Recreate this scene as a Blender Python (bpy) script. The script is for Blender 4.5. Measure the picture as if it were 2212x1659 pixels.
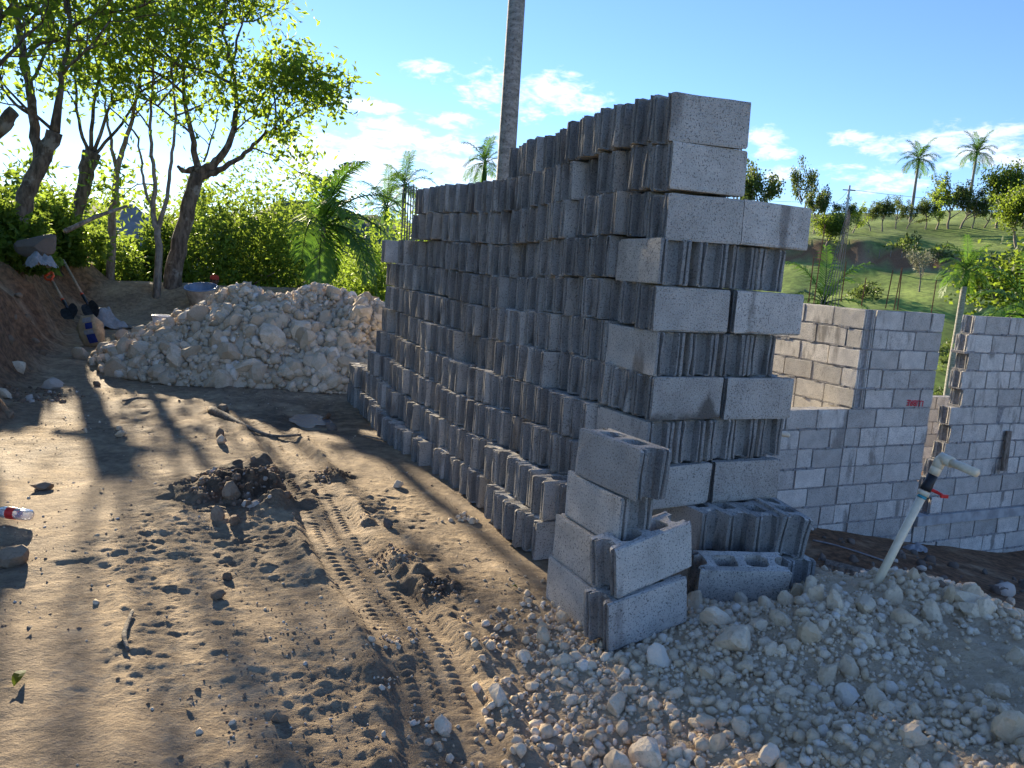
import bpy, bmesh, math, random
import numpy as np
from mathutils import Vector, Matrix, Euler, geometry

# ------------------------------------------------------------------ clear
for o in list(bpy.data.objects):
    bpy.data.objects.remove(o)
S = bpy.context.scene
COL = S.collection
R_ = math.radians

# ------------------------------------------------------------------ camera (photo measured on a 2212 x 1659 grid)
FPX, CX, CY, CAMH = 1661.0, 1106.0, 829.5, 1.42
_p, _r = R_(8.5), R_(4.0)
_F = np.array([0, math.cos(_p), -math.sin(_p)])
_U0 = np.array([0, math.sin(_p), math.cos(_p)])
_X = np.array([1.0, 0, 0])
CR = math.cos(_r) * _X + math.sin(_r) * _U0
CU = -math.sin(_r) * _X + math.cos(_r) * _U0
CC = np.array([0, 0, CAMH])
cam = bpy.data.cameras.new('camera')
cam.sensor_fit = 'HORIZONTAL'
cam.sensor_width = 36
cam.lens = 36 * FPX / 2212
cam.clip_start = 0.05
cam.clip_end = 12000
camo = bpy.data.objects.new('camera', cam)
COL.objects.link(camo)
S.cycles.max_bounces = 6
S.cycles.diffuse_bounces = 3
S.cycles.glossy_bounces = 2
camo.matrix_world = Matrix(((CR[0], CU[0], -_F[0], 0), (CR[1], CU[1], -_F[1], 0), (CR[2], CU[2], -_F[2], CAMH), (0, 0, 0, 1)))
S.camera = camo


def ray(u, v):
    return (u - CX) / FPX * CR - (v - CY) / FPX * CU + _F


def atz(u, v, z=0.0):
    d = ray(u, v)
    return CC + d * ((z - CAMH) / d[2])


def atd(u, v, depth):
    return CC + ray(u, v) * depth


# ------------------------------------------------------------------ world, sun, exposure
SUN_AZ, SUN_EL = -29.5, 15.0
sdir = Vector((math.sin(R_(SUN_AZ)) * math.cos(R_(SUN_EL)), math.cos(R_(SUN_AZ)) * math.cos(R_(SUN_EL)), math.sin(R_(SUN_EL))))
W = bpy.data.worlds.new('World')
S.world = W
W.use_nodes = True
W.cycles.sampling_method = 'MANUAL'
W.cycles.sample_map_resolution = 512
SKY_STRENGTH = 0.086
SUN_STRENGTH = 5.0
S.view_settings.view_transform = 'Standard'
S.view_settings.look = 'None'
S.view_settings.gamma = 1
S.view_settings.use_curve_mapping = False
S.view_settings.exposure = 1.68
sl = bpy.data.lights.new('sun', 'SUN')
sl.energy = SUN_STRENGTH
sl.angle = R_(0.6)
sl.color = (1.0, 0.85, 0.62)
slo = bpy.data.objects.new('sun', sl)
COL.objects.link(slo)
slo.rotation_euler = sdir.to_track_quat('Z', 'Y').to_euler()
slo.location = sdir * 50


class NT:
    """small node helper"""
    def __init__(s, tree):
        s.t = tree
        s.n = tree.nodes
        s.l = tree.links

    def node(s, typ, **kw):
        n = s.n.new(typ)
        for k, v in kw.items():
            if k.startswith('_'):
                setattr(n, k[1:], v)
        for k, v in kw.items():
            if not k.startswith('_'):
                key = int(k[1:]) if k[0] == 'i' and k[1:].isdigit() else k.replace('__', ' ')
                s.set(n.inputs[key], v)
        return n

    def set(s, inp, v):
        if isinstance(v, bpy.types.NodeSocket):
            s.l.new(v, inp)
        elif v is not None:
            inp.default_value = v

    def math(s, op, a, b=None, c=None, clamp=False):
        n = s.n.new('ShaderNodeMath')
        n.operation = op
        n.use_clamp = clamp
        for i, v in enumerate((a, b, c)):
            if v is not None:
                s.set(n.inputs[i], v)
        return n.outputs[0]

    def mix(s, f, a, b, typ='MIX'):
        n = s.n.new('ShaderNodeMix')
        n.data_type = 'RGBA'
        n.blend_type = typ
        s.set(n.inputs[0], f)
        s.set(n.inputs[6], a if isinstance(a, bpy.types.NodeSocket) else (*a, 1))
        s.set(n.inputs[7], b if isinstance(b, bpy.types.NodeSocket) else (*b, 1))
        return n.outputs[2]

    def ramp(s, f, stops):
        n = s.n.new('ShaderNodeValToRGB')
        e = n.color_ramp.elements
        while len(e) < len(stops):
            e.new(0.5)
        for q, (p, c) in zip(e, stops):
            q.position = p
            q.color = (*c, 1) if isinstance(c, tuple) else (c, c, c, 1)
        s.set(n.inputs[0], f)
        return n.outputs[0]

    def maprange(s, v, a, b, c=0.0, d=1.0, smooth=True):
        n = s.n.new('ShaderNodeMapRange')
        n.interpolation_type = 'SMOOTHSTEP' if smooth else 'LINEAR'
        for i, q in enumerate((v, a, b, c, d)):
            s.set(n.inputs[i], q)
        return n.outputs[0]

    def noise(s, vec, scale, detail=4, rough=0.55, dist=0.0):
        n = s.n.new('ShaderNodeTexNoise')
        s.set(n.inputs['Vector'], vec)
        n.inputs['Scale'].default_value = scale
        n.inputs['Detail'].default_value = detail
        n.inputs['Roughness'].default_value = rough
        n.inputs['Distortion'].default_value = dist
        return n.outputs[0]


def build_world():
    t = NT(W.node_tree)
    t.n.clear()
    out = t.node('ShaderNodeOutputWorld')
    bg = t.node('ShaderNodeBackground', Strength=SKY_STRENGTH)
    t.l.new(bg.outputs[0], out.inputs[0])
    sky = t.node('ShaderNodeTexSky')
    sky.sky_type = 'NISHITA'
    sky.sun_disc = False
    sky.sun_elevation = R_(SUN_EL)
    sky.sun_rotation = R_(SUN_AZ)
    sky.altitude = 200
    sky.air_density = 1.0
    sky.dust_density = 0.012
    sky.ozone_density = 5.5
    tc = t.node('ShaderNodeTexCoord')
    sep = t.node('ShaderNodeSeparateXYZ', i0=tc.outputs['Generated'])
    x, y, z = sep.outputs
    az = t.math('MULTIPLY', t.math('ARCTAN2', x, y), 180 / math.pi)
    el = t.math('MULTIPLY', t.math('ARCSINE', z), 180 / math.pi)
    # clouds as they stand in this sky: azimuth, elevation, half width, half height (degrees)
    def ae(u, v):
        d = ray(u, v)
        return math.degrees(math.atan2(d[0], d[1])), math.degrees(math.atan2(d[2], math.hypot(d[0], d[1])))
    cl = [(945, 155, 62, 22), (1045, 188, 62, 38), (1200, 208, 110, 38), (855, 285, 75, 26), (965, 316, 70, 22),
          (790, 228, 75, 14), (965, 255, 60, 18), (900, 375, 260, 62), (720, 345, 150, 52), (1655, 298, 40, 18), (1670, 328, 36, 16),
          (1842, 295, 45, 13), (1895, 388, 80, 26), (2020, 318, 100, 34), (2170, 302, 70, 26), (2170, 340, 80, 20), (1790, 368, 60, 12), (1690, 375, 60, 14)]
    nz = t.noise(t.node('ShaderNodeVectorMath', _operation='MULTIPLY', i0=tc.outputs['Generated'], i1=(1, 1, 2.4)).outputs[0], 13, 4, 0.62, 0.3)
    nf = t.noise(t.node('ShaderNodeVectorMath', _operation='MULTIPLY', i0=tc.outputs['Generated'], i1=(1, 1, 2.6)).outputs[0], 38, 4, 0.65, 0.4)
    nn = t.math('ADD', t.math('MULTIPLY', nz, 0.55), t.math('MULTIPLY', nf, 0.45))
    pos = t.node('ShaderNodeCombineXYZ', i0=az, i1=el).outputs[0]
    acc = None
    for u, v, w, h in cl:
        a, e = ae(u, v)
        w2, h2 = w / FPX * 57.3 * 1.25, h / FPX * 57.3 * 1.35
        # same tilt as the horizon
        dv = t.node('ShaderNodeVectorMath', _operation='MULTIPLY_ADD', i0=pos, i1=(1 / w2, 1 / h2, 0), i2=(-a / w2, -e / h2, 0)).outputs[0]
        m = t.node('ShaderNodeVectorMath', _operation='DOT_PRODUCT', i0=dv, i1=dv).outputs['Value']
        acc = m if acc is None else t.math('MINIMUM', acc, m)
    acc = t.math('SUBTRACT', 1.0, acc)
    # the sky all round carries scattered low cloud of the same kind
    gen = t.noise(t.node('ShaderNodeVectorMath', _operation='MULTIPLY', i0=tc.outputs['Generated'], i1=(1, 1, 3.5)).outputs[0], 3.2, 2, 0.55)
    low = t.maprange(el, 3, 26, 0.25, -0.9)
    gm = t.math('ADD', t.math('MULTIPLY', t.math('SUBTRACT', gen, 0.60), 6.0), low)
    inview = t.maprange(t.math('ABSOLUTE', az), 38, 52, -4, 0)
    acc = t.math('MAXIMUM', acc, t.math('ADD', gm, inview))
    acc = t.math('MAXIMUM', acc, -1.0)
    val = t.math('ADD', acc, t.math('MULTIPLY', t.math('SUBTRACT', nn, 0.525), 6.5))
    mask = t.maprange(val, 0.0, 1.15)
    mask = t.math('MULTIPLY', mask, t.maprange(el, 0.2, 2.0))
    shade = t.maprange(val, 0.5, 2.6, 1.0, 0.72)
    skyc = t.node('ShaderNodeHueSaturation', Saturation=0.98, Value=1.0, Color=sky.outputs[0]).outputs[0]
    skyc = t.mix(1.0, skyc, (1.03, 0.94, 1.05), 'MULTIPLY')
    cc = t.mix(1.0, (5.6, 5.35, 5.1), shade, 'MULTIPLY')
    # cloud keeps some of the glow of the sky behind it
    cc = t.mix(0.35, cc, t.mix(1.0, skyc, (1.15, 1.12, 1.1), 'MULTIPLY'))
    colr = t.mix(t.math('MULTIPLY', mask, 0.95), skyc, cc)
    t.l.new(colr, bg.inputs[0])


build_world()

# ------------------------------------------------------------------ helpers: objects
rng = np.random.default_rng(7)
random.seed(7)


def link(name, data, parent=None, loc=None, rot=None):
    o = bpy.data.objects.new(name, data)
    COL.objects.link(o)
    if parent is not None:
        o.parent = parent
    if loc is not None:
        o.location = loc
    if rot is not None:
        o.rotation_euler = rot
    return o


def tag(o, label=None, cat=None, group=None, kind=None):
    if label:
        o['label'] = label
    if cat:
        o['category'] = cat
    if group:
        o['group'] = group
    if kind:
        o['kind'] = kind
    return o


def thing(name, label, cat, loc=(0, 0, 0), rot=(0, 0, 0), group=None):
    return tag(link(name, None, None, loc, rot), label, cat, group)


def npmesh(name, V, Fc, mat=None, smooth=False, attrs=None):
    """V (n,3); Fc list of arrays of faces with equal size each"""
    me = bpy.data.meshes.new(name)
    V = np.asarray(V, dtype=np.float32)
    if isinstance(Fc, np.ndarray):
        Fc = [Fc]
    loops = np.concatenate([np.asarray(f).ravel() for f in Fc]).astype(np.int32)
    sizes = np.concatenate([np.full(len(f), f.shape[1]) for f in Fc]).astype(np.int32)
    starts = np.concatenate([[0], np.cumsum(sizes)[:-1]]).astype(np.int32)
    me.vertices.add(len(V))
    me.vertices.foreach_set('co', V.ravel())
    me.loops.add(len(loops))
    me.loops.foreach_set('vertex_index', loops)
    me.polygons.add(len(sizes))
    me.polygons.foreach_set('loop_start', starts)
    me.polygons.foreach_set('loop_total', sizes)
    if smooth:
        me.polygons.foreach_set('use_smooth', np.ones(len(sizes), dtype=bool))
    if attrs:
        for k, a in attrs.items():
            a = np.asarray(a, dtype=np.float32)
            if a.ndim == 1:
                at = me.attributes.new(k, 'FLOAT', 'POINT')
                at.data.foreach_set('value', a)
            else:
                at = me.attributes.new(k, 'FLOAT_COLOR', 'POINT')
                at.data.foreach_set('color', np.concatenate([a, np.ones((len(a), 1), np.float32)], 1).ravel() if a.shape[1] == 3 else a.ravel())
    me.update(calc_edges=True)
    me.validate()
    if mat is not None:
        me.materials.append(mat)
    return me


class MB:
    """collects simple shapes into one mesh"""
    def __init__(s):
        s.V = []
        s.F = []
        s.n = 0
        s.A = []

    def add(s, V, F, a=0.0):
        V = np.asarray(V, float)
        s.V.append(V)
        s.A.append(np.full(len(V), a))
        s.F += [[i + s.n for i in f] for f in F]
        s.n += len(V)

    def box(s, c, size, M=None, taper=1.0):
        x, y, z = [q / 2 for q in size]
        V = np.array([[sx * x * (taper if sz > 0 else 1), sy * y * (taper if sz > 0 else 1), sz * z] for sz in (-1, 1) for sy in (-1, 1) for sx in (-1, 1)])
        if M is not None:
            V = V @ np.array(M)[:3, :3].T
        s.add(V + np.array(c), [(0, 2, 3, 1), (4, 5, 7, 6), (0, 1, 5, 4), (2, 6, 7, 3), (0, 4, 6, 2), (1, 3, 7, 5)])

    def tube(s, pts, rad, n=8, cap=True, a=0.0):
        pts = np.asarray(pts, float)
        rad = np.broadcast_to(np.asarray(rad, float), (len(pts),))
        T = np.gradient(pts, axis=0) if len(pts) > 1 else np.array([[0, 0, 1.0]])
        T /= np.linalg.norm(T, axis=1)[:, None] + 1e-9
        ref = np.array([0.31, 0.17, 0.93]) if abs(T[0] @ np.array([0.31, 0.17, 0.93])) < 0.9 else np.array([1.0, 0, 0])
        u = ref - (ref @ T[0]) * T[0]
        u /= np.linalg.norm(u)
        V = []
        th = np.linspace(0, 2 * math.pi, n, endpoint=False)
        for i in range(len(pts)):
            u = u - (u @ T[i]) * T[i]
            u /= np.linalg.norm(u) + 1e-9
            w = np.cross(T[i], u)
            V.append(pts[i] + rad[i] * (np.cos(th)[:, None] * u + np.sin(th)[:, None] * w))
        V = np.concatenate(V)
        F = []
        for i in range(len(pts) - 1):
            for j in range(n):
                k = (j + 1) % n
                F.append((i * n + j, i * n + k, (i + 1) * n + k, (i + 1) * n + j))
        if cap:
            F.append(tuple(range(n - 1, -1, -1)))
            F.append(tuple(range((len(pts) - 1) * n, len(pts) * n)))
        s.add(V, F, a)

    def lathe(s, prof, c=(0, 0, 0), n=16, M=None):
        V = []
        for r, z in prof:
            for j in range(n):
                a = 2 * math.pi * j / n
                V.append((r * math.cos(a), r * math.sin(a), z))
        V = np.array(V)
        if M is not None:
            V = V @ np.array(M)[:3, :3].T
        F = []
        for i in range(len(prof) - 1):
            for j in range(n):
                k = (j + 1) % n
                F.append((i * n + j, i * n + k, (i + 1) * n + k, (i + 1) * n + j))
        s.add(V + np.array(c), F)

    def mesh(s, name, mat, smooth=False):
        me = bpy.data.meshes.new(name)
        me.from_pydata(np.concatenate(s.V).tolist(), [], s.F)
        if smooth:
            me.polygons.foreach_set('use_smooth', np.ones(len(me.polygons), dtype=bool))
        me.update()
        if mat is not None:
            me.materials.append(mat)
        return me

    def build(s, name, mat, parent=None, smooth=False, **kw):
        return link(name, s.mesh(name, mat, smooth), parent, **kw)


# ------------------------------------------------------------------ numpy noise
def _hash(ix, iy, iz, seed):
    h = (ix.astype(np.int64) * 374761393 + iy.astype(np.int64) * 668265263 + iz.astype(np.int64) * 2147483647 + seed * 974634777) & 0xffffffff
    h = ((h ^ (h >> 13)) * 1274126177) & 0xffffffff
    return ((h ^ (h >> 16)) & 0xffff) / 65535.0


def vnoise(x, y, seed=0):
    ix, iy = np.floor(x), np.floor(y)
    fx, fy = x - ix, y - iy
    fx = fx * fx * (3 - 2 * fx)
    fy = fy * fy * (3 - 2 * fy)
    z = np.zeros_like(ix)
    a, b = _hash(ix, iy, z, seed), _hash(ix + 1, iy, z, seed)
    c, d = _hash(ix, iy + 1, z, seed), _hash(ix + 1, iy + 1, z, seed)
    return (a * (1 - fx) + b * fx) * (1 - fy) + (c * (1 - fx) + d * fx) * fy - 0.5


def fbm(x, y, scale, octs=4, seed=0, rough=0.5):
    s, a = 0, 1
    for o in range(octs):
        s = s + a * vnoise(x * scale, y * scale, seed + o * 17)
        scale *= 2.03
        a *= rough
    return s


def ss(a, b, x):
    t = np.clip((x - a) / (b - a), 0, 1)
    return t * t * (3 - 2 * t)


# ------------------------------------------------------------------ terrain
def polyresample(P, n):
    P = np.asarray(P, float)
    # Catmull-Rom
    Q = np.vstack([2 * P[0] - P[1], P, 2 * P[-1] - P[-2]])
    out = []
    m = len(P) - 1
    for t in np.linspace(0, m - 1e-6, n):
        i = int(t)
        f = t - i
        p0, p1, p2, p3 = Q[i:i + 4]
        out.append(0.5 * ((2 * p1) + (-p0 + p2) * f + (2 * p0 - 5 * p1 + 4 * p2 - p3) * f * f + (-p0 + 3 * p1 - 3 * p2 + p3) * f ** 3))
    return np.array(out)


TRACK = polyresample([atz(510, 845)[:2], atz(548, 885)[:2], atz(610, 965)[:2], atz(690, 1090)[:2], atz(745, 1190)[:2], atz(835, 1290)[:2], atz(930, 1440)[:2], atz(985, 1640)[:2]], 80)
TRACK2 = polyresample([atz(150, 1250)[:2], atz(120, 1400)[:2], atz(105, 1500)[:2], atz(85, 1659)[:2]], 30)


def track_coords(x, y, T):
    d = np.full(x.shape, 1e9)
    lat = np.zeros(x.shape)
    arc = np.zeros(x.shape)
    s = 0
    for i in range(len(T) - 1):
        a, b = T[i], T[i + 1]
        e = b - a
        L = np.linalg.norm(e)
        e = e / L
        rx, ry = x - a[0], y - a[1]
        t = np.clip(rx * e[0] + ry * e[1], 0, L)
        q = np.hypot(rx - t * e[0], ry - t * e[1])
        m = q < d
        d = np.where(m, q, d)
        lat = np.where(m, rx * e[1] - ry * e[0], lat)
        arc = np.where(m, s + t, arc)
        s += L
    return d, lat, arc


def foot_x(y):
    return np.interp(y, [0, 3, 5.9, 7.1, 9.5, 12.9, 18, 30], [-3.5, -3.6, -4.0, -4.45, -5.8, -7.3, -8.6, -11])


def qcoord(x, y):
    return (x - 0.57) * 0.899 + (y - 3.3) * 0.438


def mound_h(x, y):
    """limestone rubble heaped in the right foreground"""
    n = fbm(x, y, 1.7, 3, 55)
    a = ss(0.25, 1.75, x + 0.25 * n - 0.18 * (y - 2.5)) * (1 - ss(3.05, 3.75, y + 0.3 * n - 0.06 * (x - 1.5)))
    h = 0.235 * a * (1 - 0.85 * np.exp(-((x - 1.05) / 0.33) ** 2 - ((y - 3.42) / 0.38) ** 2))
    h = h + 0.10 * np.exp(-((x - 2.6) / 0.9) ** 2 - ((y - 3.5) / 0.55) ** 2)
    h = h + 0.06 * np.exp(-((x - 0.62) / 0.42) ** 2 - ((y - 2.62) / 0.4) ** 2)
    return h * (0.9 + 0.5 * n)


def far_h(x, y):
    """valley and the green hill beyond the walls"""
    t = x * 0.5 + y * 0.866
    w = x * 0.866 - y * 0.5
    r = np.hypot(x, y)
    val = -5.5 * ss(14, 48, r) * ss(-14, 6, x + 0.02 * y)
    hill = 20.3 * ss(48, 150, t + 0.12 * w) * ss(-75, -30, w) * (1 - 0.35 * ss(10, 90, w))
    step = 1.8 * ss(103.5, 105.0, t + 0.05 * w + 2 * np.sin(w * 0.09)) * ss(-75, -30, w)
    left = -0.09 * np.clip(y - 19, 0, 45) * ss(10, -4, x)
    return val + hill + step + left + fbm(x, y, 0.05, 4, 3) * 3.0 * ss(25, 80, r)


def G(x, y, fine=False, masks=False):
    x = np.asarray(x, float)
    y = np.asarray(y, float)
    r = np.hypot(x, y)
    near = 1 - ss(14, 26, r)
    q = qcoord(x, y)
    yard = fbm(x, y, 0.55, 3, 11) * 0.07 + fbm(x, y, 2.2, 3, 12) * 0.022
    drop = -0.95 * ss(1.0, 2.9, q + 0.25 * fbm(x, y, 1.1, 3, 21)) - 0.16 * np.clip(q - 4, 0, 25)
    fx = foot_x(y)
    bd = fx - x + 0.55 * fbm(x, y, 0.9, 4, 31)
    bank = (1.0 + 0.25 * fbm(x, y, 0.4, 2, 5)) * ss(0.0, 1.0, bd) + 0.10 * np.clip(bd - 0.8, 0, 12)
    bank = bank * ss(0.5, 5.0, y)
    rough_bank = ss(0, 0.4, bd) * (1 - ss(1.1, 1.8, bd)) * fbm(x, y, 5, 4, 33) * 0.28
    berm = 0.62 * np.exp(-((y - 14.7 - 0.15 * (x + 6)) / 0.75) ** 2) * (1 - ss(-2.5, -0.5, x)) * ss(-13, -8, x)
    rise = 0.18 * ss(10, 15, y) * (1 - ss(-3, 0, x))
    flat = ss(1.15, 0.6, np.abs(q - 0.35)) * ss(-1.2, -0.6, (x - 0.57) * -0.438 + (y - 3.3) * 0.899) * ss(5.6, 5.0, (x - 0.57) * -0.438 + (y - 3.3) * 0.899)
    h = yard * (1 - 0.93 * flat) + drop + bank + rough_bank + berm + rise
    # small heaps of soil where the photograph shows them
    for (u, v, w, a) in ((520, 1060, 0.36, 0.05), (600, 1085, 0.22, 0.03), (712, 1030, 0.14, 0.03), (850, 1205, 0.15, 0.014), (945, 1268, 0.13, 0.012), (560, 1010, 0.2, 0.03), (900, 1240, 0.12, 0.025)):
        p = atz(u, v)
        n2 = fbm(x, y, 7, 3, 44)
        h = h + a * np.exp(-((x - p[0]) ** 2 + (y - p[1]) ** 2) / w ** 2) * np.clip(1 + 3.2 * n2, 0, 2.4)
    p = atz(655, 905)
    h = h - 0.05 * np.exp(-(((x - p[0]) / 0.45) ** 2 + ((y - p[1]) / 0.42) ** 2))
    m = mound_h(x, y)
    h = np.maximum(h, -1.5) + m
    if fine:
        rough = np.clip(0.35 + 2.2 * fbm(x, y, 0.8, 3, 61) + 0.9 * ss(-0.75, -0.1, x) * ss(4.6, 3.0, y), 0.12, 1.4)
        f = fbm(x, y, 9, 3, 71) * 0.013 + fbm(x, y, 27, 3, 72, 0.6) * 0.009
        # little flakes and prints in the packed mud
        fl = np.maximum(0, fbm(x * 1.0, y * 1.6, 16, 3, 75) - 0.22) * 0.03
        h = h + (f + fl) * rough * (1 - ss(9, 16, r)) * (1 - 0.8 * flat)
        for T, amp in ((TRACK, 1.0), (TRACK2, 0.35)):
            bb = (x > T[:, 0].min() - .6) & (x < T[:, 0].max() + .6) & (y > T[:, 1].min() - .6) & (y < T[:, 1].max() + .6)
            if not bb.any():
                continue
            d, lat, arc = track_coords(x[bb], y[bb], T)
            fade = 0.45 + 0.55 * ss(-0.22, 0.2, fbm(x[bb], y[bb], 2.6, 4, 81) + 0.08)
            half = 0.155
            ins = 1 - ss(half - 0.02, half + 0.012, d)
            ridges = 0.5 + 0.5 * np.cos(lat / half * math.pi * 4.0)
            lug = 0.62 + 0.38 * np.sign(np.sin(arc * 2 * math.pi / 0.042 + np.sign(lat) * 1.3 + lat * 22))
            tread = 0.012 * (np.clip(ridges - 0.35, 0, 1) ** 0.7) * lug
            rim = 0.018 * np.exp(-((d - half - 0.05) / 0.04) ** 2) * (0.6 + 1.6 * np.clip(fbm(x[bb], y[bb], 6, 3, 83) + 0.25, 0, 1))
            cur = h[bb]
            smooth_h = (yard * (1 - 0.93 * flat) + drop)[bb] - 0.022 * amp
            h[bb] = cur * (1 - ins * fade * amp) + (smooth_h + tread * amp) * ins * fade * amp + rim * amp * (1 - ins)
    h = h * near + (far_h(x, y) + (bank + berm * 0 + drop * 0.6) * (1 - near) * 0.5) * (1 - near)
    if not masks:
        return h
    grass = np.clip(np.maximum(ss(0.75, 1.5, bd) * ss(1, 5, y), ss(15, 24, r + 1.2 * fbm(x, y, 0.7, 3, 91))), 0, 1)
    t = x * 0.5 + y * 0.866
    w = x * 0.866 - y * 0.5
    tt = t + 0.05 * w + 2 * np.sin(w * 0.09) + 0.8 * fbm(x, y, 0.2, 3, 97)
    road = ss(100.5, 102, tt) * (1 - ss(105.0, 105.8, tt)) * ss(-75, -40, w)
    red = np.clip(ss(-0.15, 0.25, bd) * (1 - ss(0.9, 1.5, bd)) * ss(1, 5, y) + ss(1.1, 2.0, q) * near * 0.75 + road, 0, 1)
    dark = np.zeros_like(h)
    for (u, v, wd, a) in ((520, 1060, 0.4, 1), (712, 1030, 0.2, 1), (850, 1205, 0.2, .9), (945, 1268, 0.16, .9), (600, 1085, 0.2, .7), (655, 905, 0.6, .8)):
        p = atz(u, v)
        dark = np.maximum(dark, a * np.exp(-((x - p[0]) ** 2 + (y - p[1]) ** 2) / wd ** 2))
    dark = np.clip(dark + ss(1.6, 3.2, q) * near * 0.85 * (1 - ss(20, 30, r)), 0, 1)
    lime = np.clip(np.maximum(ss(0.0, 0.07, m + 0.06 * fbm(x, y, 6, 3, 98)), 0.8 * ss(-0.1, 0.45, x - 0.10 * (y - 2.2) + 0.35 * fbm(x, y, 3, 3, 9)) * ss(3.7, 3.1, y) * ss(1.2, 1.6, y)), 0, 1)
    grass = grass * (1 - road)
    return h, grass, red, dark, lime


def axis(dense0, dense1, step, lo, hi, grow):
    a = list(np.arange(dense0, dense1, step))
    p, st = a[-1], step
    while p < hi:
        st *= grow
        p += st
        a.append(p)
    p, st = a[0], step
    b = []
    while p > lo:
        st *= grow
        p -= st
        b.append(p)
    return np.array(b[::-1] + a)


# ------------------------------------------------------------------ materials
def newmat(name):
    m = bpy.data.materials.new(name)
    m.use_nodes = True
    t = NT(m.node_tree)
    t.n.clear()
    out = t.node('ShaderNodeOutputMaterial')
    b = t.node('ShaderNodeBsdfPrincipled')
    t.l.new(b.outputs[0], out.inputs[0])
    b.inputs['Specular IOR Level'].default_value = 0.3
    return m, t, b, out


def bump(t, b, h, dist=0.01, strength=1.0):
    n = t.node('ShaderNodeBump', Strength=strength, Distance=dist, Height=h)
    t.l.new(n.outputs[0], b.inputs['Normal'])
    return n


def plain(name, col, rough=0.6, metal=0.0, var=0.15, scale=20, bumpd=0.0):
    m, t, b, o = newmat(name)
    tc = t.node('ShaderNodeTexCoord')
    n = t.noise(tc.outputs['Object'], scale, 5, 0.6)
    c = t.mix(t.maprange(n, 0.3, 0.7), tuple(q * (1 - var) for q in col), tuple(min(1, q * (1 + var)) for q in col))
    t.l.new(c, b.inputs['Base Color'])
    b.inputs['Roughness'].default_value = rough
    b.inputs['Metallic'].default_value = metal
    if bumpd:
        bump(t, b, n, bumpd)
    return m


def mat_concrete(name, base=(0.53, 0.495, 0.44), wall=False):
    m, t, b, o = newmat(name)
    tc = t.node('ShaderNodeTexCoord')
    oi = t.node('ShaderNodeObjectInfo')
    geo = t.node('ShaderNodeNewGeometry')
    co = t.node('ShaderNodeVectorMath', _operation='ADD', i0=tc.outputs['Object'], i1=t.node('ShaderNodeVectorMath', _operation='SCALE', i0=oi.outputs['Random'], Scale=37.0).outputs[0]).outputs[0]
    # Random is a float; feed it through combine
    n1 = t.noise(co, 9, 3, 0.5)
    n2 = t.noise(co, 135, 3, 0.75)
    vo = t.node('ShaderNodeTexVoronoi', Vector=co, Scale=210.0)
    vo.feature = 'F1'
    grit = vo.outputs['Distance']
    var = t.maprange(oi.outputs['Random'], 0, 1, 0.74, 1.16, False)
    c = t.mix(t.maprange(n1, 0.3, 0.7), tuple(q * 0.88 for q in base), tuple(q * 1.10 for q in base))
    c = t.mix(1.0, c, t.node('ShaderNodeCombineColor', i0=var, i1=var, i2=t.math('MULTIPLY', var, 0.985)).outputs[0], 'MULTIPLY')
    pits = t.maprange(n2, 0.36, 0.47, 1, 0)
    c = t.mix(t.math('MULTIPLY', pits, 0.8), c, (0.06, 0.06, 0.06))
    lights = t.maprange(n2, 0.58, 0.68, 0, 1)
    c = t.mix(t.math('MULTIPLY', lights, 0.35), c, (0.52, 0.51, 0.48))
    # damp and cement-water stains: some blocks only, run downwards
    st = t.noise(t.node('ShaderNodeVectorMath', _operation='MULTIPLY', i0=geo.outputs['Position'], i1=(5.5, 5.5, 1.6)).outputs[0], 1.0, 4, 0.6)
    stm = t.math('MULTIPLY', t.maprange(st, 0.52, 0.66), t.maprange(oi.outputs['Random'], 0.25, 0.6))
    c = t.mix(t.math('MULTIPLY', stm, 0.62), c, (0.075, 0.065, 0.055))
    t.l.new(c, b.inputs['Base Color'])
    b.inputs['Roughness'].default_value = 0.92
    hh = t.math('ADD', t.math('MULTIPLY', n2, 1.0), t.math('MULTIPLY', grit, 0.8))
    bump(t, b, hh, 0.003 if wall or 'end' in name else 0.006, 0.85)
    return m


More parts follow.
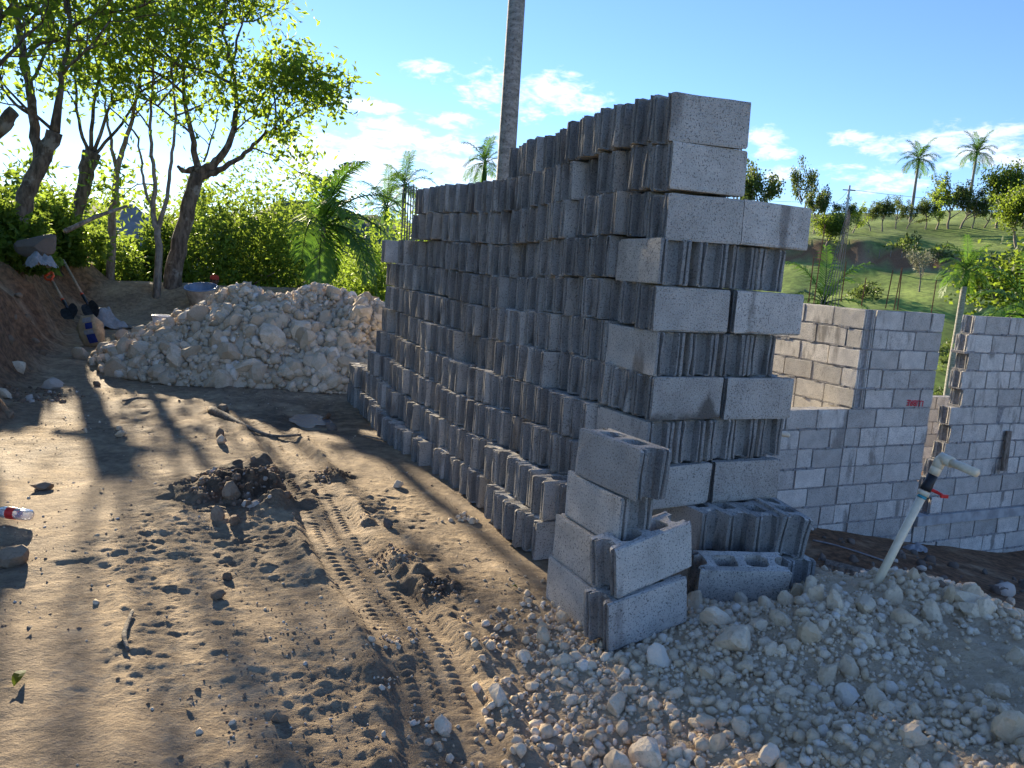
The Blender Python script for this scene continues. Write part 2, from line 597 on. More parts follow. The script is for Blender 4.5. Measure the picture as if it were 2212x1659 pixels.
def mat_ground():
    m, t, b, o = newmat('ground_soil')
    geo = t.node('ShaderNodeNewGeometry')
    P = geo.outputs['Position']
    at = t.node('ShaderNodeAttribute', _attribute_name='mask')
    at2 = t.node('ShaderNodeAttribute', _attribute_name='lime')
    sp = t.node('ShaderNodeSeparateColor', i0=at.outputs['Color'])
    g, r, d = sp.outputs[0], sp.outputs[1], sp.outputs[2]
    n1 = t.noise(P, 1.15, 6, 0.66, 0.4)
    n2 = t.noise(P, 14, 6, 0.65)
    n3 = t.noise(P, 90, 4, 0.7)
    dirt = t.mix(t.maprange(n1, 0.32, 0.68), (0.28, 0.20, 0.122), (0.51, 0.385, 0.24))
    dirt = t.mix(t.math('MULTIPLY', t.maprange(n2, 0.36, 0.66, 1, 0), 0.6), dirt, (0.12, 0.085, 0.056))
    dirt = t.mix(t.math('MULTIPLY', t.maprange(n3, 0.56, 0.72), 0.4), dirt, (0.37, 0.30, 0.22))
    n4 = t.noise(t.node('ShaderNodeVectorMath', _operation='MULTIPLY', i0=P, i1=(1, 2.2, 1)).outputs[0], 38, 5, 0.7)
    dirt = t.mix(t.math('MULTIPLY', t.maprange(n4, 0.55, 0.68), 0.6), dirt, (0.13, 0.095, 0.065))
    dirt = t.mix(t.math('MULTIPLY', t.maprange(n4, 0.30, 0.40, 1, 0), 0.45), dirt, (0.48, 0.385, 0.265))
    redc = t.mix(t.maprange(n2, 0.35, 0.65), (0.12, 0.06, 0.028), (0.32, 0.165, 0.078))
    darkc = t.mix(t.maprange(n2, 0.4, 0.7), (0.06, 0.038, 0.022), (0.16, 0.098, 0.056))
    limec = t.mix(t.maprange(n2, 0.3, 0.7), (0.58, 0.42, 0.25), (0.74, 0.565, 0.36))
    gn = t.noise(P, 0.16, 5, 0.65)
    gn2 = t.noise(P, 1.3, 5, 0.7)
    gr = t.mix(t.maprange(gn, 0.35, 0.65), (0.12, 0.20, 0.03), (0.28, 0.38, 0.07))
    gr = t.mix(t.math('MULTIPLY', t.maprange(gn2, 0.36, 0.62, 1, 0), 0.6), gr, (0.045, 0.075, 0.016))
    c = t.mix(d, dirt, darkc)
    c = t.mix(r, c, redc)
    c = t.mix(at2.outputs['Fac'], c, limec)
    c = t.mix(g, c, gr)
    t.l.new(c, b.inputs['Base Color'])
    rg = t.math('ADD', t.maprange(n1, 0.3, 0.7, 0.82, 0.97), t.math('MULTIPLY', g, 0.2), clamp=True)
    t.l.new(rg, b.inputs['Roughness'])
    hh = t.math('ADD', t.math('ADD', t.math('MULTIPLY', n2, 1.0), t.math('MULTIPLY', n3, 0.6)), t.math('MULTIPLY', n4, 0.7))
    bump(t, b, hh, 0.028, 0.9)
    return m


def mat_stone(name, a, bb, dust):
    m, t, b, o = newmat(name)
    tc = t.node('ShaderNodeTexCoord')
    geo = t.node('ShaderNodeNewGeometry')
    oi = t.node('ShaderNodeObjectInfo')
    at = t.node('ShaderNodeAttribute', _attribute_name='tint')
    rnd = t.math('FRACT', t.math('ADD', at.outputs['Fac'], oi.outputs['Random']))
    P = geo.outputs['Position']
    n1 = t.noise(P, 11, 5, 0.6)
    n2 = t.noise(P, 75, 5, 0.65)
    c = t.mix(rnd, a, bb)
    c = t.mix(t.math('MULTIPLY', t.maprange(n1, 0.42, 0.66), 0.6), c, dust)
    c = t.mix(t.math('MULTIPLY', t.maprange(n2, 0.34, 0.5, 1, 0), 0.35), c, tuple(q * 0.55 for q in dust))
    wh = t.maprange(t.math('FRACT', t.math('MULTIPLY', rnd, 7.3)), 0.86, 0.95)
    c = t.mix(t.math('MULTIPLY', wh, 0.6), c, (0.78, 0.70, 0.58))
    t.l.new(c, b.inputs['Base Color'])
    b.inputs['Roughness'].default_value = 0.9
    bump(t, b, t.math('ADD', n1, t.math('MULTIPLY', n2, 0.5)), 0.012, 0.9)
    return m


def mat_leaf(name, dark, light, trans=0.5, tcol=None):
    m = bpy.data.materials.new(name)
    m.use_nodes = True
    t = NT(m.node_tree)
    t.n.clear()
    out = t.node('ShaderNodeOutputMaterial')
    at = t.node('ShaderNodeAttribute', _attribute_name='tint')
    c = t.mix(at.outputs['Fac'], dark, light)
    b = t.node('ShaderNodeBsdfPrincipled', Roughness=0.5)
    b.inputs['Specular IOR Level'].default_value = 0.25
    t.l.new(c, b.inputs['Base Color'])
    tr = t.node('ShaderNodeBsdfTranslucent')
    tc = tcol or (light[0] * 2.6, light[1] * 2.3, light[2] * 1.2)
    t.l.new(t.mix(at.outputs['Fac'], tuple(q * 0.6 for q in tc), tc), tr.inputs[0])
    mx = t.node('ShaderNodeMixShader', Fac=trans)
    t.l.new(b.outputs[0], mx.inputs[1])
    t.l.new(tr.outputs[0], mx.inputs[2])
    t.l.new(mx.outputs[0], out.inputs[0])
    return m


def mat_bark(name, a, bb, scale=14):
    m, t, b, o = newmat(name)
    tc = t.node('ShaderNodeTexCoord')
    v = t.node('ShaderNodeVectorMath', _operation='MULTIPLY', i0=tc.outputs['Object'], i1=(1, 1, 0.3)).outputs[0]
    n1 = t.noise(v, scale, 6, 0.65)
    n2 = t.noise(tc.outputs['Object'], scale * 0.35, 4, 0.6)
    c = t.mix(t.maprange(n1, 0.35, 0.65), a, bb)
    c = t.mix(t.math('MULTIPLY', t.maprange(n2, 0.55, 0.66), 0.6), c, (0.30, 0.29, 0.25))
    t.l.new(c, b.inputs['Base Color'])
    b.inputs['Roughness'].default_value = 0.9
    bump(t, b, n1, 0.04, 1.0)
    return m


def mat_palm_trunk():
    m, t, b, o = newmat('palm_bark')
    tc = t.node('ShaderNodeTexCoord')
    P = tc.outputs['Object']
    n1 = t.noise(t.node('ShaderNodeVectorMath', _operation='MULTIPLY', i0=P, i1=(1, 1, 2.5)).outputs[0], 5, 6, 0.7)
    n2 = t.noise(P, 22, 5, 0.7)
    c = t.mix(t.maprange(n1, 0.35, 0.65), (0.20, 0.185, 0.16), (0.36, 0.34, 0.30))
    c = t.mix(t.math('MULTIPLY', t.maprange(n2, 0.54, 0.62), 0.8), c, (0.09, 0.08, 0.065))
    t.l.new(c, b.inputs['Base Color'])
    b.inputs['Roughness'].default_value = 0.9
    bump(t, b, n2, 0.03, 0.9)
    return m


M = {}
M['ground'] = mat_ground()
M['block'] = mat_concrete('block_concrete')
M['blockend'] = mat_concrete('block_end_concrete', (0.265, 0.255, 0.235))  # ends darker: rough open texture, plus the left face's shade put in colour
M['wallblock'] = mat_concrete('wall_block_concrete', (0.58, 0.54, 0.475), True)
M['mortar'] = plain('mortar', (0.27, 0.26, 0.245), 0.95, 0, 0.3, 30, 0.01)
M['footing'] = plain('footing_concrete', (0.36, 0.36, 0.34), 0.95, 0, 0.25, 6, 0.01)
M['lime'] = mat_stone('limestone', (0.62, 0.475, 0.30), (0.82, 0.67, 0.475), (0.58, 0.425, 0.26))
M['limefar'] = mat_stone('limestone_far', (0.44, 0.335, 0.22), (0.74, 0.61, 0.445), (0.44, 0.33, 0.21))
M['clod'] = mat_stone('soil_clod', (0.15, 0.098, 0.06), (0.29, 0.20, 0.128), (0.21, 0.145, 0.095))
M['brownstone'] = mat_stone('brown_stone', (0.22, 0.15, 0.09), (0.32, 0.24, 0.16), (0.18, 0.13, 0.09))
M['leafA'] = mat_leaf('leaf_yellow_green', (0.034, 0.075, 0.012), (0.11, 0.18, 0.030), 0.58, (0.40, 0.56, 0.06))
M['leafB'] = mat_leaf('leaf_dark_green', (0.018, 0.040, 0.010), (0.062, 0.105, 0.020), 0.5, (0.30, 0.42, 0.04))
M['leafC'] = mat_leaf('leaf_fresh_green', (0.032, 0.070, 0.010), (0.13, 0.195, 0.030), 0.55, (0.30, 0.42, 0.05))
M['leafF'] = mat_leaf('leaf_hill_tree', (0.022, 0.045, 0.014), (0.075, 0.115, 0.030), 0.4, (0.20, 0.28, 0.06))
M['leafP'] = mat_leaf('palm_leaf', (0.030, 0.085, 0.016), (0.10, 0.20, 0.035), 0.4, (0.16, 0.32, 0.035))
M['leafS'] = mat_leaf('silver_leaf', (0.16, 0.16, 0.10), (0.30, 0.30, 0.20), 0.3, (0.3, 0.3, 0.18))
M['bark'] = mat_bark('tree_bark', (0.055, 0.042, 0.03), (0.17, 0.135, 0.10))
M['barkpale'] = mat_bark('pale_bark', (0.13, 0.105, 0.08), (0.29, 0.25, 0.20))
M['palmbark'] = mat_palm_trunk()
M['rebar'] = plain('rusty_rebar', (0.16, 0.075, 0.035), 0.75, 0.3, 0.4, 60)
M['rebarg'] = plain('grey_rebar', (0.14, 0.13, 0.12), 0.7, 0.4, 0.3, 60)
M['pvc'] = plain('white_pvc', (0.74, 0.63, 0.44), 0.35, 0, 0.08, 30)
M['bluetape'] = plain('blue_primer', (0.05, 0.32, 0.42), 0.5, 0, 0.3, 60)
M['black'] = plain('black_plastic', (0.02, 0.02, 0.022), 0.5)
M['red'] = plain('red_plastic', (0.62, 0.03, 0.025), 0.4)
M['orange'] = plain('orange_plastic', (0.75, 0.10, 0.03), 0.4)
M['wood'] = mat_bark('weathered_wood', (0.13, 0.10, 0.075), (0.28, 0.23, 0.175), 30)
M['handle'] = plain('wooden_handle', (0.36, 0.25, 0.15), 0.6, 0, 0.2, 30)
M['steel'] = plain('dark_steel', (0.05, 0.055, 0.06), 0.5, 0.6, 0.3, 20)
M['redpaint'] = plain('red_marker', (0.55, 0.03, 0.05), 0.8)
M['tubin'] = plain('tub_inside', (0.20, 0.25, 0.32), 0.45, 0, 0.25, 9)
M['tubout'] = plain('tub_mortar_crust', (0.40, 0.33, 0.25), 0.9, 0, 0.25, 14, 0.01)
M['white'] = plain('white_plastic', (0.72, 0.70, 0.66), 0.5, 0, 0.1, 20)
M['bagtan'] = plain('paper_bag', (0.42, 0.30, 0.17), 0.8, 0, 0.2, 18, 0.01)
M['bagwhite'] = plain('woven_bag', (0.27, 0.265, 0.26), 0.7, 0, 0.15, 25, 0.01)
M['bagblue'] = plain('blue_print', (0.02, 0.035, 0.16), 0.7, 0, 0.2, 20)
M['greyrock'] = mat_stone('grey_rock', (0.15, 0.12, 0.095), (0.21, 0.175, 0.14), (0.13, 0.105, 0.08))
M['pole'] = plain('pole_concrete', (0.46, 0.46, 0.44), 0.8, 0, 0.15, 3)
M['wire'] = plain('wire', (0.05, 0.05, 0.05), 0.6)
M['skin'] = plain('skin', (0.16, 0.085, 0.055), 0.6)
M['shirt'] = plain('shirt_cloth', (0.16, 0.17, 0.19), 0.9)
M['trouser'] = plain('trouser_cloth', (0.05, 0.055, 0.075), 0.9)
M['cap'] = plain('red_cap_cloth', (0.42, 0.05, 0.03), 0.8)
M['hair'] = plain('black_hair', (0.012, 0.01, 0.009), 0.6)
M['stick'] = mat_bark('dead_stick', (0.16, 0.13, 0.10), (0.33, 0.28, 0.22), 40)
M['mountain'] = plain('far_forest', (0.05, 0.075, 0.04), 0.95, 0, 0.25, 0.004)


def mat_water():
    m, t, b, o = newmat('puddle_water')
    geo = t.node('ShaderNodeNewGeometry')
    b.inputs['Base Color'].default_value = (0.20, 0.19, 0.185, 1)
    b.inputs['Roughness'].default_value = 0.10
    b.inputs['Specular IOR Level'].default_value = 0.6
    bump(t, b, t.noise(geo.outputs['Position'], 30, 3), 0.004, 0.5)
    return m


def mat_bottle():
    m, t, b, o = newmat('clear_plastic')
    b.inputs['Base Color'].default_value = (0.9, 0.93, 0.95, 1)
    b.inputs['Roughness'].default_value = 0.12
    b.inputs['Transmission Weight'].default_value = 0.75
    b.inputs['IOR'].default_value = 1.2
    return m


M['water'] = mat_water()
M['bottle'] = mat_bottle()

# ------------------------------------------------------------------ the ground sheet
xs = axis(-1.75, 1.1, 0.0095, -4200, 4200, 1.032)
ys = axis(1.75, 4.6, 0.0095, -600, 5200, 1.030)
GX, GY = np.meshgrid(xs, ys)
gx, gy = GX.ravel(), GY.ravel()
gh, m_g, m_r, m_d, m_l = G(gx, gy, True, True)
nx, ny = len(xs), len(ys)
ii = (np.arange(ny - 1)[:, None] * nx + np.arange(nx - 1)[None, :]).ravel()
gf = np.stack([ii, ii + 1, ii + nx + 1, ii + nx], 1)
gm = npmesh('ground', np.stack([gx, gy, gh], 1), gf, M['ground'], True, {'mask': np.stack([m_g, m_r, m_d], 1), 'lime': m_l})
tag(link('ground', gm), 'trampled brown earth yard with tyre tracks', None, None, 'structure')


def gz(x, y):
    return float(G(np.array([x]), np.array([y]), True)[0])


def ghit(u, v, tmin=1.0, tmax=400):
    """where a photo direction meets the ground"""
    d = ray(u, v)
    ts = np.geomspace(tmin, tmax, 1500)
    P = CC + ts[:, None] * d
    below = P[:, 2] < G(P[:, 0], P[:, 1])
    k = int(np.argmax(below)) if below.any() else len(ts) - 1
    return P[k]


def mountain_range():
    n = 160
    az = np.linspace(R_(-75), R_(75), n)
    V, Fq = [], []
    rows = [(2300, 0.0), (2500, 0.45), (2750, 1.0), (3300, 0.5)]
    prof = 70 + 120 * np.exp(-((np.degrees(az) + 15) / 8) ** 2) + 60 * fbm(az * 10, az * 0, 1.0, 5, 5) + 90 * fbm(az * 3, az * 0, 1.0, 3, 8)
    for rr, k in rows:
        rj = rr + 120 * fbm(az * 14, az * 0 + rr, 1.0, 3, 9)
        V.append(np.stack([np.sin(az) * rj, np.cos(az) * rj, prof * k + 40 * k * fbm(az * 40, az * 0 + rr * .01, 1, 3, 10) - 30 * (k == 0)], 1))
    V = np.concatenate(V)
    ii = (np.arange(len(rows) - 1)[:, None] * n + np.arange(n - 1)[None, :]).ravel()
    return npmesh('mountains', V, np.stack([ii, ii + 1, ii + n + 1, ii + n], 1), M['mountain'], True)


tag(link('mountains', mountain_range()), None, None, None, 'structure')

# puddles: thin irregular sheets of water lying in the hollows
def puddle(u, v, rx, ry, lab, dz):
    c = ghit(u, v)
    n = 48
    a = np.linspace(0, 2 * math.pi, n, endpoint=False)
    k = 1 + 0.9 * fbm(np.cos(a) * 2 + u, np.sin(a) * 2, 1.1, 4, int(u))
    V = np.stack([c[0] + np.cos(a) * rx * k, c[1] + np.sin(a) * ry * k, np.full(n, 0)], 1)
    z = gz(c[0], c[1]) + dz
    V[:, 2] = z
    V = np.vstack([[c[0], c[1], z], V])
    Fq = np.array([[0, 1 + i, 1 + (i + 1) % n] for i in range(n)])
    tag(link('puddle', npmesh('puddle', V, Fq, M['water'])), lab, None, None, 'structure')


puddle(655, 905, 0.42, 0.36, 'shallow puddle beside the tyre track', 0.010)
puddle(272, 706, 0.30, 0.34, 'wet patch beyond the cement bag', 0.012)

# ------------------------------------------------------------------ hollow concrete block (0.40 x 0.15 x 0.20 m)
BL, BW, BH = 0.395, 0.15, 0.1925


def block_mesh(name, seed, L=BL, Wd=BW, H=BH, mat=None, layers=5, rough=0.0022, cells=2, endmat=None):
    rg = random.Random(seed)
    hl, hw = L / 2, Wd / 2
    # fluted end: edge strip, groove, rib, shallow channel, rib, groove, edge strip
    k = Wd / 0.15
    half = [(0.075, 0.0), (0.061, 0.0), (0.0585, 0.020), (0.0515, 0.021), (0.049, 0.0), (0.038, 0.001), (0.035, 0.034), (0.012, 0.042)]
    prof = [(-y, d) for y, d in half] + [(y, d) for y, d in half[::-1]]
    outer = [(hl - d, y * k) for y, d in prof]
    lx = (hl - 0.014, hl * 0.5, 0, -hl * 0.5, -hl + 0.014)
    outer += [(x, hw) for x in lx]
    outer += [(-(hl - d), -y * k) for y, d in prof]
    outer += [(-x, -hw) for x in lx]
    holes = []
    if cells:
        t = 0.034
        cw = (L - 5.6 * t) / 2
        for sx in (-1, 1):
            cx = sx * (cw / 2 + t / 2)
            a, b2, c = cw / 2, hw - t * 0.95, 0.022
            holes.append([(cx - a + c, -b2), (cx + a - c, -b2), (cx + a - c * .3, -b2 + c * .3), (cx + a, -b2 + c), (cx + a, b2 - c), (cx + a - c * .3, b2 - c * .3), (cx + a - c, b2),
                          (cx - a + c, b2), (cx - a + c * .3, b2 - c * .3), (cx - a, b2 - c), (cx - a, -b2 + c), (cx - a + c * .3, -b2 + c * .3)])
    loops = [outer] + holes
    flat = [p for lp in loops for p in lp]
    tri = geometry.tessellate_polygon([[Vector((x, y, 0)) for x, y in lp] for lp in loops])
    n = len(flat)
    V = []
    for j in range(layers):
        z = H * (-0.5, -0.455, 0.0, 0.455, 0.5)[j] if layers == 5 else -H / 2 + H * j / (layers - 1)
        for i, (x, y) in enumerate(flat):
            e = 1.0
            r = rough * (1.7 if j in (0, layers - 1) else 1.0)
            dx, dy = rg.gauss(0, r), rg.gauss(0, r)
            if i < len(outer) and abs(abs(y) - hw) < 1e-5:
                dy = rg.gauss(0, 0.0004)
            # worn arrises
            if i < len(outer) and j in (0, layers - 1):
                dx -= math.copysign(0.002, x)
                dy -= math.copysign(0.002, y)
                if rg.random() < 0.11:
                    dx -= math.copysign(rg.uniform(0.004, 0.011), x)
                    dy -= math.copysign(rg.uniform(0.003, 0.009), y)
            V.append((x + dx, y + dy, z + (rg.gauss(0, 0.0012) if j in (0, layers - 1) else rg.gauss(0, .001))))
    F = []
    top = (layers - 1) * n
    for a in tri:
        p, q, r = [Vector((*flat[i], 0)) for i in a]
        if (q - p).cross(r - p).z < 0:
            a = (a[0], a[2], a[1])
        F.append((top + a[0], top + a[1], top + a[2]))
        F.append((a[0], a[2], a[1]))
    off = 0
    for li, lp in enumerate(loops):
        m = len(lp)
        for j in range(layers - 1):
            for i in range(m):
                a, b2 = off + i, off + (i + 1) % m
                F.append((j * n + a, j * n + b2, (j + 1) * n + b2, (j + 1) * n + a))
        off += m
    me = bpy.data.meshes.new(name)
    me.from_pydata(V, [], F)
    bm = bmesh.new()
    bm.from_mesh(me)
    bmesh.ops.recalc_face_normals(bm, faces=bm.faces)
    bm.to_mesh(me)
    bm.free()
    me.materials.append(mat)
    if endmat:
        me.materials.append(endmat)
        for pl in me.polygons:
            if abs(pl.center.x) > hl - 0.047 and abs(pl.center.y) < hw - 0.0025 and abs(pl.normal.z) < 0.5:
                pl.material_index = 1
    return me


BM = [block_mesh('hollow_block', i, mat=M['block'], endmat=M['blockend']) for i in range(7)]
def stained():
    m = mat_concrete('stained_concrete', (0.53, 0.495, 0.44))
    t = NT(m.node_tree)
    b = [n for n in t.n if n.type == 'BSDF_PRINCIPLED'][0]
    src = b.inputs['Base Color'].links[0].from_socket
    sep = t.node('ShaderNodeSeparateXYZ', i0=t.node('ShaderNodeTexCoord').outputs['Object'])
    nz = t.noise(sep.inputs[0].links[0].from_socket, 25, 4, 0.6)
    x, z = sep.outputs[0], sep.outputs[2]
    # a peak of damp rising from the lower edge
    d = t.math('ADD', t.math('MULTIPLY', t.math('ABSOLUTE', t.math('SUBTRACT', x, 0.12)), 1.6), t.math('ADD', z, -0.03))
    edge = t.math('ADD', z, 0.075)
    d = t.math('MINIMUM', d, edge)
    d = t.math('ADD', d, t.math('MULTIPLY', t.math('SUBTRACT', nz, 0.5), 0.10))
    f = t.maprange(d, -0.03, 0.035, 0.78, 0)
    t.l.new(t.mix(f, src, (0.07, 0.058, 0.045)), b.inputs['Base Color'])
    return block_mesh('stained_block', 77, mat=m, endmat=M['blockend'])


STAINED = stained()
ORD = {1: 'first', 2: 'second', 3: 'third', 4: 'fourth', 5: 'fifth', 6: 'sixth', 7: 'seventh', 8: 'eighth', 9: 'ninth', 10: 'tenth', 11: 'eleventh', 12: 'twelfth'}


def nth(n):
    if n in ORD:
        return ORD[n]
    return str(n) + ('th' if 10 <= n % 100 <= 20 else {1: 'st', 2: 'nd', 3: 'rd'}.get(n % 10, 'th'))


C0 = np.array([0.605, 3.317])
EL = np.array([-0.438, 0.899])      # along the left face, away from the camera
EF = np.array([0.899, 0.438])       # along the front face, to the right
AZ_H = math.atan2(EF[1], EF[0])     # header: block length along EF
AZ_S = math.atan2(EL[1], EL[0])     # stretcher: block length along EL
brg = random.Random(5)
GRP = 'grey blocks of the tall stack'
nblocks = 0


def block(x, y, z, rz, label, rx=0.0, ry=0.0, group=GRP, var=None):
    """x, y, z: centre of the underside"""
    global nblocks
    nblocks += 1
    o = link('concrete_block', BM[brg.randrange(len(BM)) if var is None else var])
    mt = Matrix.Translation((x, y, z)) @ Euler((rx, ry, rz)).to_matrix().to_4x4() @ Matrix.Translation((0, 0, BH / 2))
    o.matrix_world = mt
    return tag(o, label, 'concrete block', group)


def sag(k, s):
    return 0.022 * math.sin(1.7 * s + 0.4) - 0.009 + (11 - k) * 0.0034 * math.sin(2.1 * s + 1.9)


DR = {1: 0.0, 2: 0.0, 3: 0.0, 4: 0.0, 5: 0.0, 6: 0.03, 7: 0.055, 8: 0.085, 9: 0.115, 10: 0.16, 11: 0.20}


def dface(k, s):
    d = DR[k] * (1.0 if k >= 10 else ss(-0.1, 0.9, s))
    d += (0.06 * math.exp(-((s - 0.7) / 0.35) ** 2) + 0.05 * math.exp(-((s - 3.1) / 0.5) ** 2)) * max(0, (k - 7) / 4)
    return d + 0.012 * math.sin(s * 3.1 + k * 1.7)


rest = []      # blocks of the second column, behind the ones on the face
PITCH = {k: 0.1525 + 0.0042 * ((k * 5) % 4) for k in range(1, 12)}
ENDS = {1: 1.72, 2: 3.30, 3: 3.36, 4: 3.36, 5: 3.72, 6: 3.85, 7: 3.92, 8: 3.98, 9: 4.05, 10: 4.30, 11: 4.05}
for k in range(1, 12):
    z = (11 - k) * 0.2
    row = nth(k) + ' row down'
    double = k in (3, 5, 7, 9)
    ends = k in (4, 6, 8)
    s = 0.0
    n = 0
    if k == 11:
        s = 0.47
    if k == 10:
        s = 0.30
    if ends:
        for j in range(5 if k == 8 else 4):
            stp = 0.163 if k == 8 else 0.178
            f = 0.008 + min(j, 2) * (stp + 0.008) + (0.012 if j > 0 else 0)
            dr = np.array([math.cos(AZ_H + R_(1)), math.sin(AZ_H + R_(1))])
            tw = [0, 2, -3, 3, -4][j] + brg.gauss(0, 2)
            p = C0 + EL * (BL / 2 + 0.0 + brg.uniform(-0.004, 0.012)) + EF * (f + BW / 2) - EF * dface(k, 0) * 0.5 + dr * max(0, j - 2) * stp + EL * (0.02 if j >= 2 else 0)
            lab = 'grey block with its long side to the left at the stack corner, ' + row if j == 0 else 'end-on grey block, ' + nth(j + 1) + ' from the left on the stack front, ' + row
            block(p[0], p[1], z, AZ_S + R_(-tw), lab)
        s = 0.415
    hid = 0
    while s < ENDS[k]:
        n += 1
        w = PITCH[k] + brg.uniform(-0.001, 0.005)
        # occasional gaps and blocks set back or standing proud, as on the photographed face
        if brg.random() < 0.05 and n > 2:
            s += 0.03
        jut = brg.gauss(0, 0.012) + (brg.choice([-0.045, 0.032, -0.03, -0.06]) if brg.random() < 0.22 else 0)
        if n == 1:
            jut = 0
        d = dface(k, s) + jut
        p = C0 + EL * (s + BW / 2) + EF * (BL / 2 - d)
        yaw = AZ_H + R_(brg.gauss(0, 2.0))
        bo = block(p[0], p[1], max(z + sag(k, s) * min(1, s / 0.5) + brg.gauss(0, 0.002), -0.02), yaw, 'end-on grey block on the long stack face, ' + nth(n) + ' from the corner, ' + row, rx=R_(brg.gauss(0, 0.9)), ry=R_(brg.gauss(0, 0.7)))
        if k == 7 and n == 1:
            bo.data = STAINED
            bo['label'] = 'grey block with a dark damp stain at the stack corner, ' + row
        if k >= 3:
            p2 = C0 + EL * (s + BW / 2) + EF * (BL * 1.5 + 0.012 + max(0, -d) - 0.4 * d)
            if double and n == 1:
                ya = AZ_H + R_({3: -1, 5: -2, 7: -2, 9: -1}[k])
                le = C0 + EF * (BL + 0.014 + (0.022 if k in (5, 7) else 0.006)) + EL * 0.004
                q2 = le + np.array([math.cos(ya), math.sin(ya)]) * BL / 2 + np.array([-math.sin(ya), math.cos(ya)]) * BW / 2
                block(q2[0], q2[1], z, ya, 'grey block long side on, right half of the stack front, ' + row)
            else:
                if not (ends and s < 0.42):
                    rest.append((p2[0], p2[1], z, AZ_H + R_(brg.gauss(0, 1)), n % 7))
        s += w
# two turned blocks and odd ones at the far end of the stack
def sp(s, f):
    p = C0 + EL * s + EF * f
    return p[0], p[1]


x, y = sp(3.62, 0.16)
block(x, y, 1.4, AZ_H + R_(2), 'grey block turned to show its side at the far end of the fourth row')
x, y = sp(4.02, 0.13)
block(x, y, 1.4, AZ_H + R_(-4), 'grey block furthest out at the far end of the fourth row')
x, y = sp(3.88, 0.2)
block(x, y, 1.2, AZ_H + R_(1), 'grey block at the far end of the fifth row under the turned block')
x, y = sp(4.04, 0.19)
block(x, y, 1.2, AZ_H + R_(-1), 'outermost grey block at the far end of the fifth row')
for i, (s, f, zz, lab) in enumerate(((4.52, 0.02, 0.2, 'low grey block sticking out past the far end of the tenth row'), (4.70, 0.05, 0.2, 'outermost grey block of the far low end of the stack'),
                                     (4.33, 0.04, 0.0, 'grey block on the ground under the far low end of the stack'), (4.52, 0.03, 0.0, 'middle grey block on the ground at the far low end'),
                                     (4.70, 0.04, 0.0, 'last grey block on the ground at the far low end'))):
    x, y = sp(s, f)
    block(x, y, zz, AZ_H + R_(brg.gauss(0, 2)), lab)
# tenth and eleventh rows at the front, fanned out and leaning
for j, (u, v, tw, ry) in enumerate(((1497, 1190, -2, 0), (1560, 1195, 2, 0.02), (1628, 1200, 8, 0.06))):
    p = atz(u + 30, v, 0.2)
    c = p[:2] + EL * (BL / 2 - 0.02)
    block(c[0], c[1], 0.2, AZ_S - R_(tw), 'grey block end-on, ' + nth(j + 1) + ' from the left low on the front beside the holed block')
p = atz(1722, 1205, 0.2)
c = p[:2] + EL * (BL / 2)
block(c[0], c[1], 0.205, AZ_S - R_(14), 'grey block leaning out at the lower right corner of the stack', rx=R_(8))
for j, (u, tw) in enumerate(((1520, 0), (1580, 2), (1640, 5), (1722, 8))):
    p = atz(u, 1292, 0.0)
    c = p[:2] + EL * (BL / 2 - 0.03)
    block(c[0], c[1], 0.0, AZ_S - R_(tw), 'grey block end-on at the lower right, half hidden by white rubble' if j == 3 else 'grey block on the ground behind the holed block, ' + nth(j + 1) + ' from the left')

# the joined remainder of the stack (second column, hidden behind the face)
def joined(name, items, mat, meshes):
    Vs, Ls, Sz = [], [], []
    base = 0
    cache = []
    for me in meshes:
        v = np.empty(len(me.vertices) * 3, np.float32)
        me.vertices.foreach_get('co', v)
        l = np.empty(len(me.loops), np.int32)
        me.loops.foreach_get('vertex_index', l)
        sz = np.empty(len(me.polygons), np.int32)
        me.polygons.foreach_get('loop_total', sz)
        cache.append((v.reshape(-1, 3), l, sz))
    for (x, y, z, a, k) in items:
        v, l, sz = cache[k]
        c, s_ = math.cos(a), math.sin(a)
        Vs.append(np.stack([v[:, 0] * c - v[:, 1] * s_ + x, v[:, 0] * s_ + v[:, 1] * c + y, v[:, 2] + z + BH / 2], 1))
        Ls.append(l + base)
        Sz.append(sz)
        base += len(v)
    me = bpy.data.meshes.new(name)
    V, L, Sz = np.concatenate(Vs), np.concatenate(Ls), np.concatenate(Sz)
    me.vertices.add(len(V))
    me.vertices.foreach_set('co', V.ravel().astype(np.float32))
    me.loops.add(len(L))
    me.loops.foreach_set('vertex_index', L.astype(np.int32))
    me.polygons.add(len(Sz))
    me.polygons.foreach_set('loop_start', np.concatenate([[0], np.cumsum(Sz)[:-1]]).astype(np.int32))
    me.polygons.foreach_set('loop_total', Sz.astype(np.int32))
    me.update(calc_edges=True)
    me.materials.append(mat)
    return me


tag(link('stacked_blocks', joined('stacked_blocks', rest, M['block'], BM)), 'grey blocks packed behind the face of the tall stack', 'concrete blocks', None, 'stuff')

# loose blocks in front
LG = 'loose grey blocks in front of the stack'


def block_from(corner, az, z, label, rx=0.0, ry=0.0):
    """corner: front left lower corner; az: compass direction of the length (from +y to +x)"""
    d = np.array([math.sin(R_(az)), math.cos(R_(az))])
    nn = np.array([-d[1], d[0]])
    c = np.array(corner) + d * BL / 2 + nn * BW / 2
    return block(c[0], c[1], z, math.atan2(d[1], d[0]), label, rx, ry, LG)


# column of four with its long side to the left (corner = rear left, length runs towards the camera)
def colblock(rear, az, z, label, rx=0.0, ry=0.0):
    d = np.array([math.sin(R_(az)), math.cos(R_(az))])
    nn = np.array([-d[1], d[0]])
    c = np.array(rear) + d * BL / 2 + nn * BW / 2
    return block(c[0], c[1], z, math.atan2(d[1], d[0]), label, rx, ry, LG)


